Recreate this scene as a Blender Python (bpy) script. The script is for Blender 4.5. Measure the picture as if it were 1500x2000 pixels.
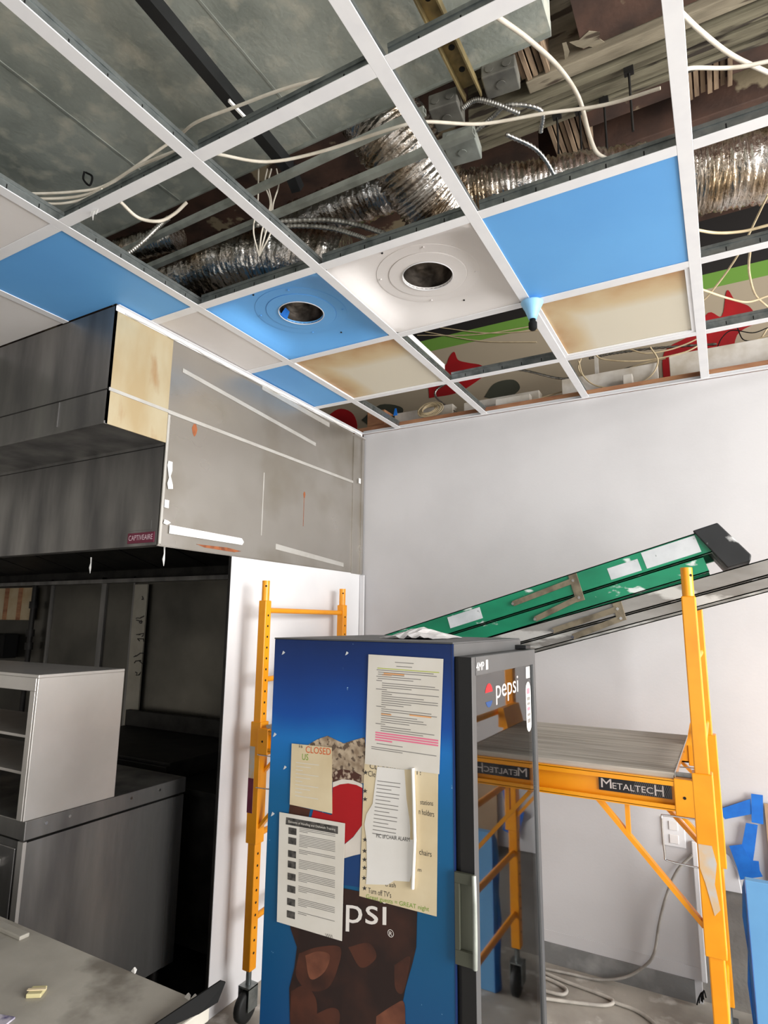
import bpy, math, random
from mathutils import Vector, Matrix
random.seed(7)
for o in list(bpy.data.objects): bpy.data.objects.remove(o)
S = bpy.context.scene
COL = S.collection

# ------------------------------------------------------------------ camera
FPX = 1182.63
YAW, PIT, ROL = -0.5093, 0.1785, 0.0101
CAM = Vector((1.8279, -1.0503, 1.7210))
_f = Vector((math.sin(YAW)*math.cos(PIT), math.cos(YAW)*math.cos(PIT), math.sin(PIT)))
_r0 = Vector((math.cos(YAW), -math.sin(YAW), 0)); _u0 = _r0.cross(_f)
_r = _r0*math.cos(ROL) + _u0*math.sin(ROL); _u = -_r0*math.sin(ROL) + _u0*math.cos(ROL)
cd = bpy.data.cameras.new('camera'); cam = bpy.data.objects.new('camera', cd); COL.objects.link(cam)
cd.sensor_width = 36; cd.sensor_fit = 'AUTO'; cd.lens = 36*FPX/2000; cd.clip_start = 0.02
cam.matrix_world = Matrix(((_r.x,_u.x,-_f.x,CAM.x),(_r.y,_u.y,-_f.y,CAM.y),(_r.z,_u.z,-_f.z,CAM.z),(0,0,0,1)))
S.camera = cam

def at(px, py, ax, v):
    """point of the place seen at photo pixel (px,py) lying on the plane axis=v"""
    d = _r*((px-750)/FPX) + _u*((1000-py)/FPX) + _f
    i = 'xyz'.index(ax)
    return CAM + d*((v-CAM[i])/d[i])

# ------------------------------------------------------------------ world, lights, exposure
W = bpy.data.worlds.new('sky'); S.world = W; W.use_nodes = True
bg = W.node_tree.nodes['Background']; bg.inputs[0].default_value = (0.86, 0.93, 1.0, 1); bg.inputs[1].default_value = 0.9
def area(name, loc, rot, sx, sy, power, col=(1,1,1)):
    l = bpy.data.lights.new(name, 'AREA'); l.shape = 'RECTANGLE'; l.size = sx; l.size_y = sy; l.energy = power; l.color = col
    o = bpy.data.objects.new(name, l); COL.objects.link(o); o.location = loc; o.rotation_euler = rot
    return o
# daylight through the shop windows: right-hand wall and, smaller, the street front behind the camera
area('window_light_side', (6.52, -0.3, 2.1), (0, math.radians(90), 0), 3.4, 4.6, 760, (1.0, 0.985, 0.96))
area('window_light_street', (2.6, -5.45, 1.6), (math.radians(90), 0, 0), 3.4, 2.2, 55, (0.95, 0.98, 1.0))
V = S.view_settings; V.view_transform = 'Standard'; V.look = 'None'; V.gamma = 1.0; V.exposure = 0.0
try: V.use_curve_mapping = False
except Exception: pass

# ------------------------------------------------------------------ materials
def lin(c):
    return tuple(((v/255)/12.92 if v/255 <= 0.04045 else ((v/255+0.055)/1.055)**2.4) for v in c)
MATS = {}
def mat(name, c, rough=0.6, metal=0.0, c2=None, scale=6.0, lo=0.4, hi=0.65, bump=0.0, bscale=60.0, stretch=None, spec=0.5, detail=6, c3=None, scale3=3.0, lo3=0.55, hi3=0.62, rvar=0.0, coat=0.0, trans=0.0):
    m = bpy.data.materials.new(name); m.use_nodes = True; n = m.node_tree.nodes; L = m.node_tree.links
    b = n['Principled BSDF']; b.inputs['Roughness'].default_value = rough; b.inputs['Metallic'].default_value = metal
    b.inputs['Specular IOR Level'].default_value = spec
    if coat: b.inputs['Coat Weight'].default_value = coat
    b.inputs['Base Color'].default_value = (*lin(c), 1)
    tc = n.new('ShaderNodeTexCoord'); src = tc.outputs['Object']
    if stretch:
        mp = n.new('ShaderNodeMapping'); mp.inputs['Scale'].default_value = stretch; L.new(src, mp.inputs[0]); src = mp.outputs[0]
    col = None
    def layer(prev, cc, sc, l, h):
        nz = n.new('ShaderNodeTexNoise'); nz.inputs['Scale'].default_value = sc; nz.inputs['Detail'].default_value = detail; L.new(src, nz.inputs['Vector'])
        mr = n.new('ShaderNodeMapRange'); mr.inputs[1].default_value = l; mr.inputs[2].default_value = h; L.new(nz.outputs['Fac'], mr.inputs[0])
        mx = n.new('ShaderNodeMix'); mx.data_type = 'RGBA'; L.new(mr.outputs[0], mx.inputs[0])
        if prev is None: mx.inputs[6].default_value = (*lin(c), 1)
        else: L.new(prev, mx.inputs[6])
        mx.inputs[7].default_value = (*lin(cc), 1)
        return mx.outputs[2], nz.outputs['Fac']
    if c2: col, fac = layer(None, c2, scale, lo, hi)
    if c3: col, _ = layer(col, c3, scale3, lo3, hi3)
    if col: L.new(col, b.inputs['Base Color'])
    if rvar and c2:
        mr = n.new('ShaderNodeMapRange'); mr.inputs[1].default_value = 0.3; mr.inputs[2].default_value = 0.7
        mr.inputs[3].default_value = max(0.05, rough-rvar); mr.inputs[4].default_value = min(1, rough+rvar); L.new(fac, mr.inputs[0]); L.new(mr.outputs[0], b.inputs['Roughness'])
    if bump:
        nz = n.new('ShaderNodeTexNoise'); nz.inputs['Scale'].default_value = bscale; nz.inputs['Detail'].default_value = 4; L.new(src, nz.inputs['Vector'])
        bp = n.new('ShaderNodeBump'); bp.inputs['Strength'].default_value = bump; bp.inputs['Distance'].default_value = 0.01
        L.new(nz.outputs['Fac'], bp.inputs['Height']); L.new(bp.outputs[0], b.inputs['Normal'])
    MATS[name] = m
    return m
mat('wall_white', (226,225,226), 0.75, c2=(218,217,219), scale=2.2, bump=0.04, bscale=90)
mat('wall_grey_white', (204,202,203), 0.75, c2=(197,195,196), scale=2.2, bump=0.04, bscale=90)
mat('floor_concrete', (176,170,160), 0.7, c2=(142,136,127), scale=3.5, c3=(205,201,194), scale3=9, lo3=0.56, hi3=0.7, bump=0.12, bscale=25)
mat('base_grey', (118,118,117), 0.7, c2=(150,149,147), scale=7, lo=0.5, hi=0.75, bump=0.1)
mat('rubble_grey', (150,145,138), 0.8, c2=(128,123,118), scale=6, bump=0.15)
mat('tile_white', (228,224,222), 0.7, c2=(218,213,211), scale=1.8, bump=0.02)
mat('tile_blue', (104,174,236), 0.55, c2=(98,166,230), scale=1.6, bump=0.02)
mat('tee_white', (236,236,238), 0.45, c2=(231,231,234), scale=12)
mat('galv', (150,156,156), 0.42, 0.85, c2=(112,118,118), scale=18, bump=0.05, rvar=0.12)
mat('galv_dull', (168,172,164), 0.55, 0.35, c2=(132,136,128), scale=9, bump=0.08)
mat('soffit_grey', (168,172,163), 0.72, 0.0, c2=(122,128,121), scale=3.2, lo=0.32, hi=0.68, c3=(196,192,176), scale3=11, lo3=0.5, hi3=0.8, bump=0.15, bscale=60, detail=14)
mat('stainless', (205,201,197), 0.36, 0.6, c2=(184,180,175), scale=2.4, lo=0.35, hi=0.7, bump=0.03, bscale=30, rvar=0.08)
mat('stainless_grimy', (150,148,145), 0.38, 0.75, c2=(102,101,101), scale=2.2, lo=0.3, hi=0.7, bump=0.06, bscale=14, stretch=(3,3,0.6), rvar=0.1)
mat('stainless_shaded', (104,101,94), 0.34, 0.85, c2=(66,65,61), scale=1.5, lo=0.3, hi=0.7, bump=0.03, bscale=12, rvar=0.08)  # same steel, its colour darkened to carry the shade of the recess
mat('strip_light', (196,193,187), 0.4, 0.4, c2=(184,180,173), scale=9)
mat('stainless_panel', (184,179,172), 0.30, 0.75, c2=(164,158,150), scale=2.0, lo=0.3, hi=0.75, c3=(150,142,128), scale3=3.0, lo3=0.48, hi3=0.8, detail=3, rvar=0.06)
mat('cream_metal', (178,165,136), 0.45, 0.2, c2=(168,148,112), scale=3, c3=(150,108,62), scale3=4, lo3=0.60, hi3=0.8, stretch=(1,2.2,0.8))
mat('rust', (150,86,48), 0.8, c2=(110,58,34), scale=30)
mat('black_metal', (16,17,18), 0.5, 0.0, c2=(26,27,28), scale=8)
mat('dark_iron', (52,50,48), 0.55, 0.6, c2=(34,33,32), scale=9, bump=0.08)
mat('brass_strap', (158,140,98), 0.45, 0.6, c2=(110,98,70), scale=16)
mat('dark_hole', (10,10,10), 0.9)
mat('can_inside', (120,112,104), 0.35, 0.8, c2=(60,54,50), scale=14, bump=0.2, bscale=30)
mat('cable_white', (224,217,203), 0.5, c2=(205,196,180), scale=15)
mat('cable_cream', (214,196,160), 0.55, c2=(190,170,136), scale=15)
mat('armor', (190,188,182), 0.3, 0.9, c2=(140,138,132), scale=40)
mat('cord_grey', (140,135,128), 0.6, c2=(170,165,158), scale=12)
mat('cord_floor', (188,182,172), 0.6, c2=(160,154,146), scale=12)
mat('old_olive', (124,118,98), 0.8, c2=(88,82,66), scale=7, c3=(52,44,36), scale3=5, lo3=0.58, hi3=0.63, stretch=(0.5,4,4), bump=0.15)
mat('old_cream', (148,138,118), 0.8, c2=(112,103,86), scale=6, c3=(70,58,46), scale3=5, lo3=0.58, hi3=0.63, stretch=(0.6,3,3), bump=0.15)
mat('old_brown', (84,60,49), 0.75, c2=(54,40,34), scale=5, c3=(150,136,110), scale3=3.4, lo3=0.60, hi3=0.63, bump=0.12)
mat('lath_wood', (150,128,104), 0.8, c2=(92,74,58), scale=9, stretch=(3,0.5,3), bump=0.15)
mat('plate_wood', (176,128,92), 0.8, c2=(140,92,66), scale=8, stretch=(0.6,3,3), bump=0.1)
mat('lumber_white', (218,213,205), 0.75, c2=(186,176,160), scale=7, bump=0.06)
mat('orange', (244,160,22), 0.36, c2=(236,148,14), scale=7, spec=0.5, bump=0.02)
mat('worn_paint', (205,176,140), 0.6, c2=(190,186,182), scale=22)
mat('wood_plank', (186,178,166), 0.7, c2=(150,142,130), scale=8, stretch=(0.35,6,6), bump=0.1)
mat('caster_black', (24,25,25), 0.6)
mat('chrome', (205,205,205), 0.15, 1.0)
mat('ladder_green', (22,138,98), 0.45, c2=(16,118,84), scale=6, c3=(214,222,218), scale3=11, lo3=0.62, hi3=0.66, stretch=(0.7,1,1.6))
mat('ladder_grey', (158,155,150), 0.55, 0.2, c2=(128,124,118), scale=5, c3=(205,203,198), scale3=8, lo3=0.56, hi3=0.62, stretch=(0.6,1,2))
mat('bracket', (150,138,116), 0.5, 0.6, c2=(110,100,84), scale=20)
mat('cap_black', (38,39,40), 0.5, c2=(28,29,30), scale=6, c3=(196,196,194), scale3=13, lo3=0.58, hi3=0.66)
mat('sticker', (214,217,219), 0.6, c2=(196,200,202), scale=12, c3=(110,120,116), scale3=26, lo3=0.66, hi3=0.7)
mat('fridge_blue_edge', (18,48,104), 0.45)
mat('fridge_grey', (84,84,84), 0.45, 0.3, c2=(90,90,90), scale=6)
mat('fridge_black', (22,22,23), 0.4)
mat('liner', (190,190,190), 0.6)
mat('handle_olive', (72,74,62), 0.5)
mat('paper', (222,217,208), 0.75, c2=(212,206,194), scale=6)
mat('paper_white', (232,229,224), 0.7, c2=(222,218,211), scale=6)
mat('paper_cream', (222,206,172), 0.8, c2=(204,184,146), scale=5)
mat('plastic_sheet', (216,214,212), 0.35, c2=(190,187,185), scale=14)
mat('ink', (58,55,54), 0.8); mat('ink_grey', (128,124,120), 0.8); mat('ink_photo', (88,84,80), 0.8, c2=(40,38,36), scale=60)
mat('hl_pink', (232,120,150), 0.8); mat('hl_green', (186,196,90), 0.8); mat('hl_orange', (232,168,110), 0.8)
mat('ink_green', (120,160,50), 0.8); mat('ink_orange', (214,96,44), 0.8)
mat('logo_red', (178,12,24), 0.5, c2=(160,8,18), scale=3); mat('logo_white', (222,214,204), 0.5, c2=(206,198,188), scale=10)
mat('logo_blue', (14,58,112), 0.5); mat('text_white', (232,226,220), 0.5)
mat('cola', (36,20,17), 0.45, c2=(66,36,26), scale=9, lo=0.45, hi=0.75); mat('cola_mid', (80,42,28), 0.45, c2=(50,27,20), scale=12); mat('cola_light', (126,76,54), 0.45, c2=(88,48,34), scale=14)
mat('froth', (188,170,146), 0.6, c2=(140,120,98), scale=45, c3=(96,80,66), scale3=70, lo3=0.55, hi3=0.6)
mat('scribble', (74,42,32), 0.7, c2=(190,170,150), scale=60, lo=0.5, hi=0.6)
mat('badge_maroon', (110,34,60), 0.5, c2=(96,28,50), scale=20); mat('badge_text', (222,196,206), 0.5)
mat('tape_white', (238,237,234), 0.6, c2=(226,224,220), scale=20)
mat('tape_blue', (20,112,206), 0.6, c2=(12,96,188), scale=16)
mat('cardboard', (172,146,118), 0.8, c2=(158,132,104), scale=5)
mat('board_blue', (104,164,214), 0.6, c2=(96,154,204), scale=3)
mat('decal_black', (24,22,24), 0.5); mat('decal_text', (206,196,190), 0.5)
mat('mural_red', (176,14,22), 0.7, c2=(150,8,16), scale=4); mat('mural_dark', (70,72,60), 0.8, c2=(56,58,48), scale=5)
mat('sprinkler_blue', (128,186,226), 0.5, c2=(170,214,240), scale=5)
mat('plastic_black', (20,20,20), 0.85, spec=0.2)
mat('bin_teal', (96,196,178), 0.5); mat('bin_purple', (168,108,190), 0.5); mat('bin_red', (212,70,66), 0.5); mat('bin_blue', (86,116,178), 0.5); mat('bin_green', (60,120,108), 0.5)
mat('rear_wall', (196,192,186), 0.8, c2=(184,180,174), scale=2)
mat('wall_board', (196,180,150), 0.7, c2=(170,140,96), scale=3)
mat('counter_grey', (182,177,166), 0.6, 0.1, c2=(160,155,145), scale=4, c3=(128,122,112), scale3=2.2, lo3=0.5, hi3=0.56, bump=0.05)
mat('wax', (196,186,140), 0.6)
mat('handwritten_tape', (176,170,156), 0.7, c2=(160,154,140), scale=6)

def ramp_mat(name, axis, stops, rough=0.6, noise=0.0, nscale=4, interp='LINEAR', speck=None):
    m = bpy.data.materials.new(name); m.use_nodes = True; n = m.node_tree.nodes; L = m.node_tree.links
    b = n['Principled BSDF']; b.inputs['Roughness'].default_value = rough
    tc = n.new('ShaderNodeTexCoord'); sp = n.new('ShaderNodeSeparateXYZ'); L.new(tc.outputs['Object'], sp.inputs[0])
    val = sp.outputs['xyz'.index(axis)]
    if noise:
        nz = n.new('ShaderNodeTexNoise'); nz.inputs['Scale'].default_value = nscale; nz.inputs['Detail'].default_value = 5; L.new(tc.outputs['Object'], nz.inputs['Vector'])
        ma = n.new('ShaderNodeMath'); ma.operation = 'MULTIPLY_ADD'; ma.inputs[1].default_value = noise; L.new(nz.outputs['Fac'], ma.inputs[0]); L.new(val, ma.inputs[2])
        mb = n.new('ShaderNodeMath'); mb.operation = 'SUBTRACT'; mb.inputs[1].default_value = noise/2; L.new(ma.outputs[0], mb.inputs[0]); val = mb.outputs[0]
    lo, hi = stops[0][0], stops[-1][0]
    mr = n.new('ShaderNodeMapRange'); mr.inputs[1].default_value = lo; mr.inputs[2].default_value = hi; L.new(val, mr.inputs[0])
    cr = n.new('ShaderNodeValToRGB'); cr.color_ramp.interpolation = interp; L.new(mr.outputs[0], cr.inputs[0])
    e = cr.color_ramp.elements; e.remove(e[1]); e[0].position = 0.0; e[0].color = (*lin(stops[0][1]), 1)
    for (p, c) in stops[1:]:
        k = e.new((p-lo)/(hi-lo)); k.color = (*lin(c), 1)
    out = cr.outputs[0]
    if speck:
        nz = n.new('ShaderNodeTexNoise'); nz.inputs['Scale'].default_value = speck[0]; nz.inputs['Detail'].default_value = 3; L.new(tc.outputs['Object'], nz.inputs['Vector'])
        mr = n.new('ShaderNodeMapRange'); mr.inputs[1].default_value = speck[1]; mr.inputs[2].default_value = speck[1]+0.04; L.new(nz.outputs['Fac'], mr.inputs[0])
        mx = n.new('ShaderNodeMix'); mx.data_type = 'RGBA'; L.new(mr.outputs[0], mx.inputs[0]); L.new(out, mx.inputs[6]); mx.inputs[7].default_value = (*lin(speck[2]), 1); out = mx.outputs[2]
    L.new(out, b.inputs['Base Color']); MATS[name] = m
    return m
def foil_mat():
    m = bpy.data.materials.new('foil'); m.use_nodes = True; n = m.node_tree.nodes; L = m.node_tree.links
    b = n['Principled BSDF']; b.inputs['Metallic'].default_value = 1.0; b.inputs['Roughness'].default_value = 0.22
    tc = n.new('ShaderNodeTexCoord')
    nz = n.new('ShaderNodeTexNoise'); nz.inputs['Scale'].default_value = 5; nz.inputs['Detail'].default_value = 4; L.new(tc.outputs['Object'], nz.inputs['Vector'])
    cr = n.new('ShaderNodeValToRGB'); cr.color_ramp.elements[0].color = (*lin((178,156,128)),1); cr.color_ramp.elements[1].color = (*lin((242,240,238)),1)
    cr.color_ramp.elements[0].position = 0.35; cr.color_ramp.elements[1].position = 0.6; L.new(nz.outputs['Fac'], cr.inputs[0]); L.new(cr.outputs[0], b.inputs['Base Color'])
    n2 = n.new('ShaderNodeTexNoise'); n2.inputs['Scale'].default_value = 34; n2.inputs['Detail'].default_value = 5; L.new(tc.outputs['Object'], n2.inputs['Vector'])
    bp = n.new('ShaderNodeBump'); bp.inputs['Strength'].default_value = 0.7; bp.inputs['Distance'].default_value = 0.012; L.new(n2.outputs['Fac'], bp.inputs['Height']); L.new(bp.outputs[0], b.inputs['Normal'])
    MATS['foil'] = m
foil_mat()
def glass_mat():
    m = bpy.data.materials.new('door_glass'); m.use_nodes = True; n = m.node_tree.nodes; L = m.node_tree.links
    out = n['Material Output']; n.remove(n['Principled BSDF'])
    gl = n.new('ShaderNodeBsdfGlossy'); gl.inputs['Roughness'].default_value = 0.03; gl.inputs['Color'].default_value = (0.9,0.9,0.9,1)
    tr = n.new('ShaderNodeBsdfTransparent'); tr.inputs['Color'].default_value = (0.9,0.91,0.92,1)
    fr = n.new('ShaderNodeFresnel'); fr.inputs['IOR'].default_value = 2.3
    mx = n.new('ShaderNodeMixShader'); L.new(fr.outputs[0], mx.inputs[0]); L.new(tr.outputs[0], mx.inputs[1]); L.new(gl.outputs[0], mx.inputs[2]); L.new(mx.outputs[0], out.inputs[0])
    MATS['door_glass'] = m
glass_mat()

# ------------------------------------------------------------------ mesh helpers
ORG = {}
def v3(p): return Vector(p)
class MB:
    def __init__(s): s.v = []; s.f = []; s.sm = []
    def add(s, vs, fs, smooth=False):
        k = len(s.v); s.v += [Vector(p) for p in vs]
        for f in fs: s.f.append(tuple(i+k for i in f)); s.sm.append(smooth)
        return s
    def box(s, x0, x1, y0, y1, z0, z1, M=None):
        vs = [Vector((x,y,z)) for z in (z0,z1) for y in (y0,y1) for x in (x0,x1)]
        if M is not None: vs = [M @ p for p in vs]
        return s.add(vs, [(0,2,3,1),(4,5,7,6),(0,1,5,4),(2,6,7,3),(0,4,6,2),(1,3,7,5)])
    def beam(s, a, b, w, h, up=(0,0,1)):
        a, b = v3(a), v3(b); d = (b-a).normalized(); up = v3(up)
        if abs(d.dot(up)) > 0.98: up = Vector((0,1,0))
        r = d.cross(up).normalized(); u = r.cross(d)
        vs = [p + r*(i*w/2) + u*(j*h/2) for p in (a,b) for j in (-1,1) for i in (-1,1)]
        return s.add(vs, [(0,1,3,2),(4,6,7,5),(0,4,5,1),(2,3,7,6),(0,2,6,4),(1,5,7,3)])
    def tube(s, pts, r, n=8, caps=True, rf=None, smooth=True):
        pts = [v3(p) for p in pts]; m = len(pts); rings = []
        t0 = (pts[1]-pts[0]).normalized(); nv = t0.orthogonal().normalized()
        for i, p in enumerate(pts):
            t = (pts[min(i+1,m-1)]-pts[max(i-1,0)]).normalized()
            nv = (nv - t*nv.dot(t)).normalized(); bv = t.cross(nv)
            rr = r[i] if isinstance(r, (list,tuple)) else r
            rings.append([p + (nv*math.cos(2*math.pi*k/n) + bv*math.sin(2*math.pi*k/n))*(rr*(rf(i,k) if rf else 1)) for k in range(n)])
        vs = [q for ring in rings for q in ring]
        fs = [(i*n+k, i*n+(k+1)%n, (i+1)*n+(k+1)%n, (i+1)*n+k) for i in range(m-1) for k in range(n)]
        s.add(vs, fs, smooth)
        if caps: s.add(rings[0], [tuple(range(n-1,-1,-1))]); s.add(rings[-1], [tuple(range(n))])
        return s
    def prism(s, poly, off):
        """poly: 3-D points of a flat outline; off: extrusion vector"""
        poly = [v3(p) for p in poly]; off = v3(off); n = len(poly)
        nn = Vector((0,0,0))
        for i in range(n): nn += poly[i].cross(poly[(i+1)%n])
        if nn.dot(off) > 0: poly = poly[::-1]
        vs = poly + [p+off for p in poly]
        return s.add(vs, [tuple(range(n)), tuple(range(2*n-1, n-1, -1))] + [(i, i+n, (i+1)%n+n, (i+1)%n) for i in range(n)])
    def lathe(s, c, prof, n=24, axis='z', smooth=True):
        c = v3(c); rings = []
        for (r, h) in prof:
            ring = []
            for k in range(n):
                a = 2*math.pi*k/n; x, y = r*math.cos(a), r*math.sin(a)
                ring.append(c + (Vector((x,y,h)) if axis == 'z' else Vector((h,x,y)) if axis == 'x' else Vector((y,h,x))))
            rings.append(ring)
        vs = [q for r_ in rings for q in r_]
        return s.add(vs, [(i*n+k, i*n+(k+1)%n, (i+1)*n+(k+1)%n, (i+1)*n+k) for i in range(len(prof)-1) for k in range(n)], smooth)
    def disc(s, c, r, nrm, n=10, t=0.0):
        c = v3(c); nrm = v3(nrm).normalized(); a = nrm.orthogonal().normalized(); b = nrm.cross(a)
        ring = [c + (a*math.cos(2*math.pi*k/n)+b*math.sin(2*math.pi*k/n))*r for k in range(n)]
        if t: return s.prism(ring, nrm*t)
        return s.add(ring, [tuple(range(n))])
    def build(s, name, m, parent=None, bevel=0.0, bseg=2):
        vs = s.v
        if parent is None:
            lo = [min(p[i] for p in vs) for i in range(3)]; hi = [max(p[i] for p in vs) for i in range(3)]
            org = Vector(((lo[0]+hi[0])/2, (lo[1]+hi[1])/2, lo[2]))
        else: org = ORG[parent.name]
        me = bpy.data.meshes.new(name); me.from_pydata([tuple(p-org) for p in vs], [], s.f); me.update()
        me.polygons.foreach_set('use_smooth', s.sm)
        me.materials.append(MATS[m] if isinstance(m, str) else m)
        o = bpy.data.objects.new(name, me); COL.objects.link(o); ORG[o.name] = org
        if parent is None: o.location = org
        else: o.parent = parent
        if bevel:
            b = o.modifiers.new('bevel', 'BEVEL'); b.width = bevel; b.segments = bseg; b.limit_method = 'ANGLE'
        return o
def empty(name, loc):
    o = bpy.data.objects.new(name, None); COL.objects.link(o); o.location = loc; ORG[o.name] = Vector(loc); o.empty_display_size = 0.1
    return o
def tag(o, label=None, cat=None, group=None, kind=None):
    if label: o['label'] = label
    if cat: o['category'] = cat
    if group: o['group'] = group
    if kind: o['kind'] = kind
    return o
def struct(o, label=None):
    o['kind'] = 'structure'
    if label: o['label'] = label
    return o
def thing(name, loc, label, cat, group=None): return tag(empty(name, loc), label, cat, group)
def bx(name, m, parent, x0, x1, y0, y1, z0, z1, bevel=0.0): return MB().box(x0,x1,y0,y1,z0,z1).build(name, m, parent, bevel)
def spline(pts, n=8):
    pts = [v3(p) for p in pts]; P = [pts[0]*2-pts[1]] + pts + [pts[-1]*2-pts[-2]]; out = []
    for i in range(1, len(P)-2):
        for k in range(n):
            t = k/n; a, b, c, d = P[i-1], P[i], P[i+1], P[i+2]
            out.append(0.5*((2*b) + (c-a)*t + (2*a-5*b+4*c-d)*t*t + (3*b-a-3*c+d)*t*t*t))
    return out + [pts[-1]]
def text(s, org, right, up, m, name, parent, depth=0.0004):
    """lettering fitted into the parallelogram org, right, up (bounding box of the glyphs)"""
    cu = bpy.data.curves.new('t', 'FONT'); cu.body = s; cu.resolution_u = 3
    o = bpy.data.objects.new('t', cu); COL.objects.link(o); bpy.context.view_layer.update()
    me = bpy.data.meshes.new_from_object(o.evaluated_get(bpy.context.evaluated_depsgraph_get()))
    bpy.data.objects.remove(o); bpy.data.curves.remove(cu)
    xs = [v.co.x for v in me.vertices]; ys = [v.co.y for v in me.vertices]
    x0, x1, y0, y1 = min(xs), max(xs), min(ys), max(ys)
    org, right, up = v3(org), v3(right), v3(up)
    b = MB(); b.v = [org + right*((v.co.x-x0)/(x1-x0)) + up*((v.co.y-y0)/(y1-y0)) for v in me.vertices]
    b.f = [tuple(p.vertices) for p in me.polygons]; b.sm = [False]*len(b.f)
    bpy.data.meshes.remove(me)
    return b.build(name, m, parent)

# ------------------------------------------------------------------ setting
YB = 2.42; XL = -0.28; ZC = 3.0
fl = MB().box(-4.7, 6.6, -5.6, 3.1, -0.1, 0.0).build('floor', 'floor_concrete'); struct(fl, 'dusty pale concrete floor')
wb = MB().box(XL, 1.60, YB, YB+0.12, 0.0, ZC-0.004)
wb.box(1.60, 6.6, YB, YB+0.12, 0.51, ZC-0.004)
struct(wb.build('wall_back', 'wall_grey_white'), 'smooth white drywall below the open ceiling')
# lower right of the back wall: bare grey substrate below the cut drywall, drywall torn at its corner
struct(MB().box(1.60, 6.6, YB+0.03, YB+0.12, 0.0, 0.51).build('wall_back_lower', 'rubble_grey'), 'bare grey wall strip below the cut drywall')
struct(MB().box(XL-0.016, XL, 1.19, YB, 0.0, 2.03).build('wall_left', 'wall_white', bevel=0.003), 'short white wall below the stainless hood end panel')
bx('wall_edge', 'dark_iron', bpy.data.objects['wall_left'], XL-0.016, XL-0.002, 1.186, 1.19, 0.0, 2.028)
struct(MB().box(-4.6, XL-0.016, 0.3, 2.2, 0.0, 0.006).build('floor_recess_shade', 'dark_iron'), 'dark floor sheet added for the deep shade under the hood')  # thin dark sheet added over the floor to paint the recess shade
struct(MB().box(-4.7, -0.30, 2.2, 2.3, 0.0, 2.06).build('wall_recess', 'stainless_shaded'), 'dark stainless back wall under the hood')
wr = bpy.data.objects['wall_recess']
for (xa, xb) in ((-2.62,-2.56),(-2.235,-2.215),(-3.30,-3.27),(-1.2,-1.18)):
    bx('seam_strip', 'stainless_grimy', wr, xa, xb, 2.185, 2.2, 0.0, 2.05)
struct(MB().box(-4.8, -4.7, -5.6, 3.1, 0, 4.3).build('wall_far_left', 'rear_wall'))
r = MB().box(6.6, 6.7, -5.6, 3.1, 0, 0.4); r.box(6.6, 6.7, -5.6, 3.1, 3.8, 4.3); r.box(6.6, 6.7, 2.0, 3.1, 0.4, 3.8); r.box(6.6, 6.7, -5.6, -2.6, 0.4, 3.8)
struct(r.build('wall_right', 'wall_white'))
r = MB().box(-4.7, 0.9, -5.6, -5.5, 0, 4.3); r.box(4.3, 6.6, -5.6, -5.5, 0, 4.3); r.box(0.9, 4.3, -5.6, -5.5, 0, 0.5); r.box(0.9, 4.3, -5.6, -5.5, 2.7, 4.3)
struct(r.build('wall_rear', 'rear_wall'))
ramp_mat('mural', 'z', [(0.0,(172,158,136)),(3.775,(172,158,136)),(3.776,(108,152,60)),(3.868,(108,152,60)),(3.870,(28,24,22)),(4.3,(28,24,22))], 0.8, interp='CONSTANT')
ow = MB().box(-4.7, 6.6, 2.95, 3.05, 0.0, 4.3).build('wall_old', 'mural'); struct(ow, 'old painted wall with black and green bands above the drywall')
def mural(name, m, pts, dy=0.0):
    MB().prism([(x, 2.949-dy, z) for x, z in pts], (0,-0.002,0)).build(name, m, ow)
def blob(pts): return [(p.x, p.z) for p in spline([(x,0,z) for x, z in pts]+[(pts[0][0],0,pts[0][1])], 5)][:-1]
mural('painted_patch', 'mural_red', blob([(-0.02,3.40),(-0.02,3.55),(0.06,3.62),(0.12,3.64),(0.15,3.70),(0.19,3.73),(0.22,3.66),(0.30,3.62),(0.40,3.58),(0.44,3.52),(0.36,3.46),(0.20,3.40)]))
mural('painted_patch', 'mural_red', blob([(1.60,3.20),(1.62,3.42),(1.78,3.50),(1.88,3.62),(1.95,3.58),(1.99,3.74),(2.03,3.66),(2.10,3.60),(2.12,3.50),(2.02,3.44),(1.96,3.25),(1.8,3.18)]))
mural('painted_patch', 'mural_dark', blob([(-0.62,3.32),(-0.45,3.42),(-0.25,3.36),(-0.3,3.27),(-0.5,3.24)]))
mural('painted_patch', 'mural_red', blob([(-0.95,3.2),(-1.0,3.35),(-0.85,3.45),(-0.7,3.38),(-0.68,3.22)]))
mural('painted_patch', 'mural_dark', blob([(0.42,3.33),(0.5,3.42),(0.64,3.42),(0.68,3.34),(0.55,3.28)]))
mural('painted_patch', 'mural_dark', blob([(1.30,3.2),(1.32,3.33),(1.45,3.36),(1.52,3.28),(1.42,3.18)]))
struct(MB().box(-4.7, 6.6, -5.6, 3.1, 4.25, 4.35).build('ceiling', 'old_brown'), 'old brown deck above the open ceiling grid')
# grey sheet soffit
so = MB().box(-4.6, 1.50, -3.2, 0.55, 3.5, 4.24).build('ceiling_soffit', 'soffit_grey'); struct(so, 'grey mottled sheet metal soffit above the grid')
bx('seam', 'galv_dull', so, -0.097, -0.089, -3.2, 0.55, 3.497, 3.5)
bx('seam', 'galv_dull', so, 0.62, 0.628, -3.2, 0.55, 3.4985, 3.5)
bx('edge_flange', 'galv_dull', so, -4.6, 1.50, 0.55, 0.556, 3.485, 3.54)
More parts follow.
